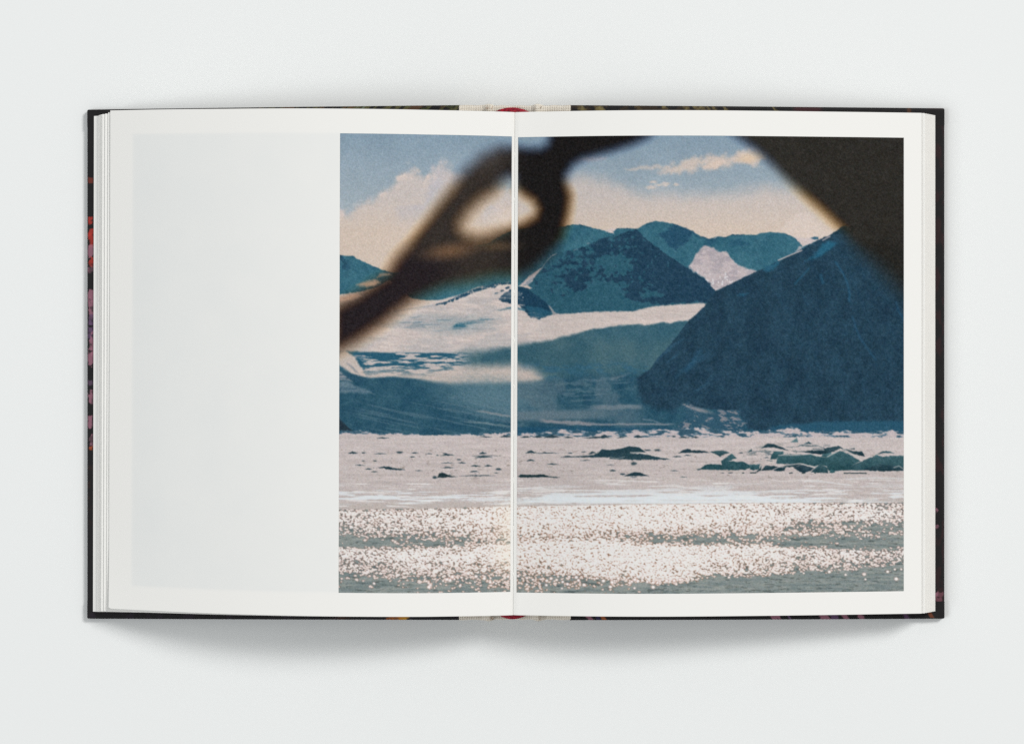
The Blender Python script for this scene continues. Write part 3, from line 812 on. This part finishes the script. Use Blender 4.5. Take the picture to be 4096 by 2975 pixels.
m_print = ink_mat("printed_ink", .8, .05, (5200, .10, .00006))
m_sheet = ink_mat("page_paper_with_show_through", .85, .2, (4200, .16, .00008))
m_paper, nt, b = new_mat("uncoated_paper", .85, .2)
vary(nt, b, tuple(PAPER), .006, 60)
add_bump(nt, b, 4200, .16, .00008)
m_edge, nt, b = new_mat("page_edges", .9, .15)
vary(nt, b, (.74, .73, .70), .06, 30)
add_bump(nt, b, 900, .12, .0002, 2, (.05, .05, 6.0))

m_cover = ink_mat("printed_cover_paper", .6, .14, (2600, .25, .0001))
m_board, nt, b = new_mat("black_cover_board", .6, .15)
vary(nt, b, (.012, .012, .014), .3, 80)
add_bump(nt, b, 2600, .25, .0001)

# woven cloth
m_cloth, nt, b = new_mat("cream_book_cloth", .9, .15)
tc = nt.nodes.new("ShaderNodeTexCoord")


def wave(direction, scale):
    w = nt.nodes.new("ShaderNodeTexWave")
    w.wave_type = 'BANDS'
    w.bands_direction = direction
    w.inputs["Scale"].default_value = scale
    w.inputs["Distortion"].default_value = 1.2
    w.inputs["Detail"].default_value = 2
    w.inputs["Detail Scale"].default_value = 1.5
    nt.links.new(tc.outputs["Object"], w.inputs["Vector"])
    return w


wx_, wy_ = wave('X', 430), wave('Y', 430)
mul = nt.nodes.new("ShaderNodeMath")
mul.operation = 'MAXIMUM'
nt.links.new(wx_.outputs["Fac"], mul.inputs[0])
nt.links.new(wy_.outputs["Fac"], mul.inputs[1])
rp = nt.nodes.new("ShaderNodeValToRGB")
rp.color_ramp.elements[0].position = .15
rp.color_ramp.elements[0].color = (.54, .46, .36, 1)
rp.color_ramp.elements[1].position = .75
rp.color_ramp.elements[1].color = (.80, .75, .66, 1)
nt.links.new(mul.outputs[0], rp.inputs[0])
nt.links.new(rp.outputs[0], b.inputs["Base Color"])
bp = nt.nodes.new("ShaderNodeBump")
bp.inputs["Strength"].default_value = .7
bp.inputs["Distance"].default_value = .0004
nt.links.new(mul.outputs[0], bp.inputs["Height"])
nt.links.new(bp.outputs[0], b.inputs["Normal"])

m_red, nt, b = new_mat("red_thread", .6, .3)
vary(nt, b, (.29, .012, .028), .5, 900)
add_bump(nt, b, 3000, .4, .0002)
m_tuft, nt, b = new_mat("frayed_cotton", .9, .1)
vary(nt, b, (.72, .58, .47), .2, 500)
m_tuft2, nt, b = new_mat("brown_cotton", .9, .1)  # darker brown cotton for the right tuft at the head
vary(nt, b, (.36, .27, .18), .3, 500)

# ------------------------------------------------------------------ setting
g = 2.5
mesh_obj("table_surface", [(-g, -g, 0), (g, -g, 0), (g, g, 0), (-g, g, 0)], [(0, 1, 2, 3)], m_table, smooth=False)
t = bpy.data.objects["table_surface"]
t["kind"] = "structure"
t["label"] = "plain white table surface under the open book"
t["category"] = "table"

# ------------------------------------------------------------------ the book
book = bpy.data.objects.new("open_book", None)
link(book)
book["label"] = "open hardcover photo book with a snowy mountain photograph across its pages"
book["category"] = "book"

# --- profiles: photographed x -> height in mm
L_TOP = [(430, 9.2), (440, 9.7), (520, 13.4), (600, 17.0), (700, 20.6), (800, 23.7), (900, 26.6), (1000, 29.0), (1160, 31.8), (1324, 33.0), (1450, 33.1), (1600, 32.2), (1700, 30.9), (1800, 29.1),
         (1900, 26.9), (1980, 24.6), (2030, 22.9), (2046, 22.2), (2054, 21.5), (2060, 20.9)]
R_TOP = [(2050, 20.9), (2056, 21.2), (2063, 21.7), (2072, 22.1), (2120, 23.1), (2200, 24.7), (2350, 27.9), (2500, 29.5), (2620, 29.9), (2740, 29.5), (2860, 28.6), (3000, 26.9), (3150, 24.9), (3300, 22.7),
         (3450, 20.3), (3580, 18.0), (3690, 16.0), (3760, 14.8)]


def smooth_prof(pts):
    p = np.array(pts, float)
    xs = np.linspace(p[0, 0], p[-1, 0], 900)
    zs = np.interp(xs, p[:, 0], p[:, 1])
    k = np.hanning(171)
    k /= k.sum()
    zz = np.convolve(np.pad(zs, 85, mode='reflect', reflect_type='odd'), k, 'valid')
    k2 = np.hanning(11)
    zs = np.convolve(np.pad(zs, 5, mode='reflect', reflect_type='odd'), k2 / k2.sum(), 'valid')
    gut = 2056
    wgt = sstep(20, 220, np.abs(xs - gut))
    return xs, zz * wgt + zs * (1 - wgt)


LX, LZ = smooth_prof(L_TOP)
RX, RZ = smooth_prof(R_TOP)


def z_board(x):
    return np.where(x < 2056, np.interp(x, [340, 700, 1200, 1840], [3.0, 6.6, 11.3, 15.8]), np.interp(x, [2275, 2900, 3400, 3785], [15.8, 11.0, 6.6, 3.0]))


PH = 1973.0 / 2          # half the real page height
PC = 1454.8              # centre line of the pages


def shear(x, f):
    """the topmost left leaf lies slightly askew"""
    return np.interp(x, [440, 900, 1324, 1700, 2056], [-17, -9, -4.5, -1, 0]) * f + np.where(x > 2060, (x - 2060) / 1640 * -2.0, 0)


def page_grid(x, z, v, side, f):
    """x, z: profile along the width; v: 0 head .. 1 tail"""
    X = x[None, :] + 0 * v[:, None]
    wgt = np.interp(x, [374, 440, 2056, 2057, 3690], [4, 6, 7, 7, 0])
    X = X - (v[:, None] - .5) * wgt[None, :]
    Yt = PC + shear(x, f)[None, :] + (v[:, None] - .5) * 2 * PH
    Z = np.broadcast_to(z[None, :], X.shape)
    return Wt(X, Yt, Z)


# --- covers: boards, turned-in printed paper
def cover_ink(X, Y, part):
    C = np.empty(X.shape + (3,), np.float32)
    C[:] = np.array((30, 29, 30), np.float32) / 255
    n = fbm(X / 9, Y / 9, 501, 4)
    n2 = fbm(X / 22, Y / 22, 511, 4)
    C += ((n2 - .5) * .03)[..., None]

    def put(col, a):
        C[...] += (np.asarray(col, np.float32) / 255 - C) * np.clip(a, 0, 1)[..., None]

    def blob(cx, cy, rx, ry, col, op=.9, hole=.5):
        d = np.sqrt(((X - cx) / rx) ** 2 + ((Y - cy) / ry) ** 2) + (n - .5) * 1.5
        put(col, sstep(1.1, .85, d) * op * (1 - hole * sstep(.55, .66, n2)))
    pink, red, plum = (152, 102, 118), (170, 52, 44), (98, 74, 104)
    if part == 'left':
        for cy, ry, col in ((884, 15, red), (930, 15, red), (958, 32, red), (1003, 28, pink), (1050, 22, red), (1078, 12, pink), (1185, 26, pink), (1232, 38, pink), (1282, 22, plum), (1330, 30, plum),
                            (1378, 42, pink), (1432, 34, pink), (1532, 10, (90, 70, 90)), (1584, 30, pink), (1688, 24, pink), (1762, 26, pink), (1792, 10, (150, 70, 40)), (722, 12, (110, 50, 40))):
            blob(366 + 6 * math.sin(cy), cy, 15, ry, col, .85)
        put((54, 36, 30), sstep(.52, .66, n2) * sstep(1800, 1900, Y) * sstep(2150, 2000, Y) * .6)
    if part == 'head_left':
        fade = sstep(820, 1150, X)
        st_ = fbm((X + (Y - 420) * 1.2) / 15, Y / 60, 521, 3)
        put((98, 96, 58), sstep(.5, .62, st_) * fade * .75)
        put((92, 66, 46), sstep(.56, .7, fbm((X + (Y - 420)) / 24, Y / 60, 523, 3)) * fade * .8)
        put((120, 140, 136), sstep(.66, .74, fbm((X + (Y - 420)) / 20, Y / 50, 525, 3)) * sstep(950, 1100, X) * .6)
        put((70, 76, 42), sstep(.5, .6, n2) * sstep(1550, 1700, X) * .7)
    if part == 'head_right':
        fade = sstep(2960, 2700, X)
        ph = (X - (Y - 420) * .7)
        for cx, w in ((2316, 20), (2382, 17), (2396, 12), (2546, 14), (2648, 14), (2736, 10), (2776, 16), (2800, 12), (2826, 9), (2848, 12), (2890, 8), (3086, 8)):
            put((122, 110, 70), sstep(w, w * .4, np.abs(ph - cx) + (n - .5) * 22) * .8)
        put((58, 46, 32), sstep(.45, .6, n2) * fade * .7)
        put((78, 36, 40), sstep(70, 40, np.abs(X - 3230)) * .6)
        put((100, 62, 40), sstep(12, 5, np.abs(X - 3636) + (n - .5) * 10) * .6)
    if part == 'tail_left':
        put((196, 140, 40), sstep(36, 24, np.abs(X - 1600 + (Y - 2470) * .8) + (n - .5) * 26) * .9)
        put((176, 96, 40), sstep(34, 20, np.abs(X - 1572) + (n - .5) * 40) * .7)
        put((70, 40, 26), sstep(50, 10, np.abs(X - 1365) + (n - .5) * 60) * .6)
        put((44, 34, 50), sstep(.55, .7, n2) * .4)
    if part == 'tail_right':
        for cx, w, col in ((2357, 14, pink), (2411, 11, (160, 90, 50)), (2390, 10, (50, 44, 80)), (3096, 18, pink), (3115, 8, pink), (3156, 6, plum), (3300, 22, pink), (3338, 20, plum), (3380, 15, pink),
                           (3443, 14, pink), (3626, 14, (84, 60, 88)), (3726, 10, (110, 60, 40))):
            put(col, sstep(w, w * .6, np.abs(X - cx - (Y - 2466) * .5) + (n - .5) * w) * .85)
    if part == 'right':
        blob(3752, 2378, 20, 12, pink, .9, .2)
        blob(3754, 2398, 16, 12, pink, .9, .2)
        blob(3744, 2040, 7, 9, pink, .8)
        blob(3746, 2106, 7, 9, pink, .8)
        put((62, 34, 36), sstep(.5, .66, fbm(X / 30, Y / 60, 531, 3)) * .5)
    return to_lin(np.clip(C, .03, 1)) * INK_GAIN


def make_cover(side):
    left = side == 'left'
    xs_out, xs_in = (352.5, 1842.0) if left else (3774.5, 2277.0)     # real x at table scale
    root_x = np.linspace(xs_out, xs_in, 30)
    zt = np.interp(np.abs(root_x - xs_out), [0, 360, 860, abs(xs_in - xs_out)], [3.0, 6.6, 11.3, 15.8])
    hd = np.interp(np.abs(root_x - xs_out), [0, 1490], [441.0, 434.2] if left else [435.8, 434.4])
    tl = np.interp(np.abs(root_x - xs_out), [0, 1490], [2471.5, 2466.0] if left else [2471.5, 2467.0])

    def P(x, y, z):
        return np.stack(np.broadcast_arrays((np.asarray(x) - CX) * S, -(np.asarray(y) - CY) * S, np.asarray(z) / 1000), -1)
    zf = lambda x: np.interp(np.abs(np.asarray(x) - xs_out), [0, 360, 860, 1500], [3.0, 6.6, 11.3, 15.8])
    hf = lambda x: np.interp(np.abs(np.asarray(x) - xs_out), [0, 1490], [441.0, 434.2] if left else [435.8, 434.4])
    tf = lambda x: np.interp(np.abs(np.asarray(x) - xs_out), [0, 1490], [2471.5, 2466.0] if left else [2471.5, 2467.0])
    # board core (set in by a hair from the covering paper)
    order = root_x if left else root_x[::-1]
    v = np.array([0., .02, .5, .98, 1.])
    inn = 3.0
    X = np.broadcast_to(order[None, :], (5, 30)).copy()
    X[:, 0 if left else -1] += inn if left else -inn
    Y = (hf(order) + inn)[None, :] * (1 - v[:, None]) + (tf(order) - inn)[None, :] * v[:, None]
    top = P(X, Y, zf(X) - .15)
    bot = P(X, Y, zf(X) - 2.55)
    V, F, mi = sheet(top, bot)
    board = mesh_obj("cover_board", V, F, m_board, book, smooth=False)
    # turned-in printed paper: strip across the inside face, over the rounded edge, down the side, back under
    prof = [(70, 0)] + [(d, 0) for d in np.arange(60, 8.5, -3.0)] + [(6, -.03), (3.5, -.12), (1.6, -.32), (.5, -.65), (0, -1.1), (0, -2.0), (1.2, -2.5), (4, -2.72), (40, -2.74)]
    prof = np.array(prof)
    nrm = 1

    def strip(name, part):
        if part in ('left', 'right'):
            y = np.linspace(0, 1, 640)
            x = xs_out + prof[:, 0] * (1 if left else -1)
            X = np.broadcast_to(x[None, :], (640, len(x)))
            # rounded corners: pull the edge in at the very ends
            Y = hf(X) + (tf(X) - hf(X)) * y[:, None]
            e = np.minimum(Y - hf(X), tf(X) - Y)
            pull = np.clip(1 - e / 7.0, 0, 1) ** 2 * 2.6
            near = np.clip(1 - prof[:, 0] / 20, 0, 1)[None, :]
            X = X + pull * near * (1 if left else -1)
            Y = hf(X) + 1.2 + (tf(X) - hf(X) - 2.4) * y[:, None]
            Z = zf(X) + prof[:, 1][None, :] - .06
            flip = not left
        else:
            x = np.linspace(xs_out, xs_in, 520)
            if not left:
                x = x[::-1]
            head = part.startswith('head')
            d = prof[:, 0][:, None]
            X = np.broadcast_to(x[None, :], (len(prof), 520)).copy()
            Y = hf(X) + d if head else tf(X) - d
            e = np.abs(X - xs_out)
            pull = np.clip(1 - e / 7.0, 0, 1) ** 2 * 2.6
            Y = Y + pull * np.clip(1 - d / 20, 0, 1) * (1 if head else -1)
            X = X + np.clip(1 - e / 7.0, 0, 1) * .8 * (1 if left else -1)
            Z = zf(X) + prof[:, 1][:, None]
            flip = head
        # ink is laid out in photographed units
        k = H / (H - Z / 1000)
        C = cover_ink(CX + (X - CX) * k, CY + (Y - CY) * k, part)
        Vs = P(X, Y, Z)
        ny, nx = X.shape
        mesh_obj("cover_paper", Vs, grid_faces(ny, nx, 0, flip), m_cover, board, col=C)
    sfx = side
    strip("cover_paper", sfx)
    strip("cover_paper", 'head_' + sfx)
    strip("cover_paper", 'tail_' + sfx)
    return board


make_cover('left')
make_cover('right')

# --- cloth spine
xs = np.linspace(1836, 2283, 150)
zc = np.interp(xs, [1836, 1846, 1870, 1930, 1950, 1962, 1978, 2050, 2125, 2142, 2153, 2166, 2185, 2250, 2274, 2283],
               [16.0, 15.9, 15.2, 14.2, 15.6, 15.9, 14.2, 13.4, 14.2, 16.0, 16.2, 15.2, 14.2, 15.2, 15.9, 16.0])
ext = np.interp(xs, [1836, 1935, 1952, 1964, 1980, 2130, 2146, 2158, 2175, 2283], [0, 1, 5, 5, 0, 0, 4, 4, 0, 0])
prof = np.array([(60, -1.2), (40, -.6), (20, -.1), (10, 0), (5, -.1), (2, -.35), (.4, -.8), (0, -1.2), (.8, -1.7), (5, -1.9), (500, -1.9)])
rows = []
for d, dz in prof:
    rows.append(np.stack([xs, 434.4 + d - ext * (1 if d < 30 else 0) + 1.0 * np.sin(xs * .09), zc + dz], -1))
head = np.array(rows)
rows = []
for d, dz in prof:
    rows.append(np.stack([xs, 2466.2 - d + ext * (1 if d < 30 else 0) - 1.0 * np.sin(xs * .08 + 1), zc + dz], -1))
tail = np.array(rows)
# one continuous outer skin between the two turned-over ends
ring = np.concatenate([head, tail[::-1]], 0)
V = np.stack([(ring[..., 0] - CX) * S * (H - .0155) / H, -(ring[..., 1] - CY) * S, ring[..., 2] / 1000], -1)
ny, nx, _ = V.shape
spine = mesh_obj("spine_cloth", V, grid_faces(ny, nx, 0, True), m_cloth, book)
# frayed tufts where the cloth folds over the joints
rg = random.Random(4)
for cx, cy, sgn in ((1956, 429, -1), (2152, 428, -1), (1958, 2474, 1), (2150, 2474, 1)):
    Vv, Ff = [], []
    for k in range(16):
        x = cx + rg.uniform(-13, 13)
        L = rg.uniform(7, 13)
        a = rg.uniform(-.5, .5)
        z0 = 15.2 + rg.uniform(0, .9)
        for s_ in range(4):
            q = s_ / 3
            px, py = x + math.sin(a + q) * L * q * .6, cy - sgn * 7 + sgn * L * q * .9
            for dx, dz in ((-.9, 0), (.9, 0), (0, .22)):
                Vv.append(tuple(W(px + dx * (1.1 - q * .6), py, z0 + dz - q * .3)))
        b0 = k * 12
        for s_ in range(3):
            for e in range(3):
                i, j = b0 + s_ * 3 + e, b0 + s_ * 3 + (e + 1) % 3
                Ff.append((i, j, j + 3, i + 3))
    mesh_obj("frayed_tuft", Vv, Ff, m_tuft2 if (cx > 2100 and cy < 1000) else m_tuft, spine)

# --- red headbands: twisted strands lying over the ends of the spine
for hy, sgn, x0, x1, rise in ((451, -1, 1978, 2116, 17), (2456, 1, 1996, 2105, 16)):
    Vv, Ff = [], []
    nseg, nr = 64, 10
    for k in range(5):
        base = len(Vv)
        for i in range(nseg + 1):
            q = i / nseg
            x = x0 + (x1 - x0) * q
            bow = math.sin(math.pi * q) ** .8
            y = hy + sgn * (rise * bow * (1 - k * .2) - k * 2.0)
            z = 15.4 + 1.1 * bow + k * .22
            r = (3.4 if k < 3 else 3.0) * (0.75 + .25 * bow)
            for j in range(nr):
                an = 2 * math.pi * j / nr
                rr = r * (1 + .22 * math.sin(3 * an + i * 1.25 + k * 1.7))
                Vv.append(tuple(W(x, y + math.cos(an) * rr, z + math.sin(an) * rr * .105)))
        for i in range(nseg):
            for j in range(nr):
                a, b_ = base + i * nr + j, base + i * nr + (j + 1) % nr
                Ff.append((a, b_, b_ + nr, a + nr))
    mesh_obj("headband", Vv, Ff, m_red, book)


# --- page stacks: bundles of leaves between cover and top leaf
def leaf_profile(side, f, x_out, nx=56):
    if side == 'left':
        x_in = 2052 - (1 - f) * 78
        x = np.concatenate([np.linspace(x_out, x_out + 36, 9), np.linspace(x_out + 44, x_in, nx)])
        ztop = np.interp(x, LX, LZ)
        zend = 3.7 + (9.3 - 3.7) * f
    else:
        x_in = 2060 + (1 - f) * 78
        x = np.concatenate([np.linspace(x_in, x_out - 44, nx), np.linspace(x_out - 36, x_out, 9)])
        ztop = np.interp(x, RX, RZ)
        zend = 3.7 + (15.6 - 3.7) * f
    zb = np.where((x > 1840) & (x < 2275), 16.2, z_board(x)) + .45
    z = zb + (ztop - zb) * f
    u = np.abs(x - x_out)
    wgt = np.clip(1 - u / 160, 0, 1) ** 2
    z = z * (1 - wgt) + np.maximum(zend, zb) * wgt
    return x, z


def make_stack(side, fs, xo, y_off):
    v = np.linspace(0, 1, 5)
    for i, f in enumerate(fs[:-1]):
        f1 = fs[i + 1]
        x, z1 = leaf_profile(side, f1, xo[i])
        _, z0 = leaf_profile(side, f, xo[i])
        if side == 'left' and i == 0:
            z1 = z1 - 1.5 * np.clip(1 - (x - xo[0]) / 21, 0, 1)
        z1 = np.maximum(z1 - .05, z0 + .12)
        top = page_grid(x, z1, v, side, y_off[i])
        bot = page_grid(x, z0, v, side, y_off[i])
        V, F, mi = sheet(top, bot)
        o = mesh_obj("page", V, F, [m_paper, m_edge], book, smooth=False, mat_idx=mi)
        sm = np.zeros(len(F), bool)
        sm[mi == 0] = True
        o.data.polygons.foreach_set("use_smooth", sm)


make_stack('left', [0, .28, .40, .50, .60, .72, .84, .95], [374, 393, 398, 402, 407, 418, 430], [0, .1, .15, .2, .25, .35, .6])
make_stack('right', [0, .13, .26, .39, .52, .65, .78, .96], [3741, 3735, 3729, 3722, 3715, 3708, 3699], [0] * 7)


# --- the two top leaves, each with its printed picture
def top_leaf(side):
    if side == 'left':
        x = np.concatenate([np.linspace(438.5, 2030, 170), np.linspace(2033, 2055.5, 12)])
        z = np.interp(x, LX, LZ)
        sf = 1.0
    else:
        x = np.concatenate([np.linspace(2056.5, 2080, 12), np.linspace(2084, 3686, 170)])
        z = np.interp(x, RX, RZ)
        sf = 0.0
    v = np.linspace(0, 1, 220)
    G = page_grid(x, z, v, side, sf)
    if side == 'left':
        # lower outer corner lifts a little and is softly rounded
        cu = np.clip(1 - (x[None, :] - 438) / 260, 0, 1) * np.clip((v[:, None] - .82) / .18, 0, 1)
        G[..., 2] += .0011 * cu ** 2
        rnd = np.clip(1 - (x[None, :] - 438) / 12, 0, 1) ** 2 * np.clip((v[:, None] - .993) / .007, 0, 1)
        G[..., 1] += rnd * 6 * S
    # very slight waviness of the paper
    wob = (fbm(x[None, :] / 420 + 0 * v[:, None], v[:, None] * 3 + 0 * x[None, :], 601, 2) - .5) * .00055
    calm = np.clip(np.abs(x - 2056) / 300, 0, 1)[None, :]
    G[..., 2] += wob * calm
    C = np.broadcast_to(PAPER, G.shape).copy()
    if side == 'left':
        # picture on the back of the leaf showing through
        px = x[None, :] + 0 * v[:, None]
        py = v[:, None] * 1973 + 0 * px
        d = np.minimum(np.minimum(px - 528, 1357 - px), np.minimum(py - 94, 1882 - py))
        a = sstep(-5, 9, d)
        tone = .85 + .22 * (fbm(px / 120, py / 120, 611, 4) - .5) * 2 + .1 * (fbm(px / 14, py / 14, 613, 2) - .5)
        gh = np.array((.742, .756, .743), np.float32)
        C += (gh - C) * (a * np.clip(tone, .35, 1.0) * np.interp(px, [528, 1357], [1.0, .62]))[..., None]  # rightward fade of the show-through is lighting painted into the page colour
    bot = G.copy()
    bot[..., 2] -= .00014
    V, F, mi = sheet(G, bot)
    col = np.concatenate([C.reshape(-1, 3), np.broadcast_to(PAPER * .97, (len(V) - C.size // 3, 3))])
    leaf = mesh_obj("page", V, F, [m_sheet, m_edge], book, mat_idx=mi, col=col)
    leaf["label"] = "left top leaf, blank paper with faint show-through and a printed picture part" if side == 'left' else "right top leaf filled by the printed mountain picture"

    # printed picture: fine grid lying on the leaf
    STEP = 2.1
    if side == 'left':
        xa, xb, va, vb = 1357.5, 2045.5, .0486, .9535
    else:
        xa, xb, va, vb = 2069.5, 3616.0, .0500, .9552
    px = np.arange(xa, xb, STEP)
    pv = np.arange(va, vb, STEP / 1973)
    Pz = np.interp(px, LX if side == 'left' else RX, LZ if side == 'left' else RZ)
    D = page_grid(px, Pz, pv, side, sf)
    wob = (fbm(px[None, :] / 420 + 0 * pv[:, None], pv[:, None] * 3 + 0 * px[None, :], 601, 2) - .5) * .00055
    calm = np.clip(np.abs(px - 2056) / 300, 0, 1)[None, :]
    D[..., 2] += wob * calm + .00006
    # picture coordinates: the printed rectangle, its head and tail as measured on the page
    if side == 'left':
        hd = np.interp(px, [1357, 1700, 2046], [534.5, 539, 547])
        tl = np.interp(px, [1357, 1700, 2046], [2369, 2368, 2363])
    else:
        hd = np.interp(px, [2070, 2250, 2500, 3616], [552, 547.5, 545, 551])
        tl = np.interp(px, [2070, 2250, 2500, 3000, 3616], [2366, 2371, 2374, 2371, 2363])
    q = (pv - va) / (vb - va)
    PY = hd[None, :] + (tl - hd)[None, :] * q[:, None]
    wg = np.interp(px, [440, 2056, 2057, 3690], [6, 7, 7, 0])
    PX = px[None, :] - (q[:, None] - .5) * wg[None, :] + (0 if side == 'left' else (q[:, None] - .5) * 7 * np.interp(px, [2070, 3616], [0, 1])[None, :])
    C = to_lin(paint(PX, PY)) * INK_GAIN
    ny, nx = PX.shape
    pr = mesh_obj("printed_picture", D, grid_faces(ny, nx), m_print, leaf, col=C)
    pr["label"] = "printed photograph of snowy fells, sea ice and a dark strap" if side == 'left' else "printed photograph of a blue mountain above glittering water"
    return leaf


top_leaf('left')
right_leaf = top_leaf('right')

# --- torn little nubs where the sheets were folded and sewn
nub = None
rg = random.Random(9)
for k, py in enumerate((619, 802, 988, 1170, 1361, 1545, 1731, 1920, 2112, 2296)):
    px = 2056.8 - (py - 1454) / 2006 * 7
    if nub is None:
        Vv, Ff = [], []
        n1, n2 = 9, 8
        for i in range(n1):
            q = i / (n1 - 1)
            r = math.sin(math.pi * (q * .96 + .02)) ** .5
            for j in range(n2):
                an = 2 * math.pi * j / n2
                jit = 1 + .35 * math.sin(5.1 * i + 2.3 * j)
                Vv.append((math.cos(an) * r * 2.3 * S * jit, (q - .5) * 21 * S, (math.sin(an) * r * .32 * jit) / 1000))
        for i in range(n1 - 1):
            for j in range(n2):
                a, b_ = i * n2 + j, i * n2 + (j + 1) % n2
                Ff.append((a, b_, b_ + n2, a + n2))
        nub = mesh_obj("fold_nub", Vv, Ff, m_paper, book)
        o = nub
    else:
        o = link(nub.copy(), book)
    o.location = tuple(W(px - .5, py, 21.35))
    o.rotation_euler = (0, 0, rg.uniform(-.12, .12))
    o.scale = (rg.uniform(.7, 1.2), rg.uniform(.7, 1.3), 1)
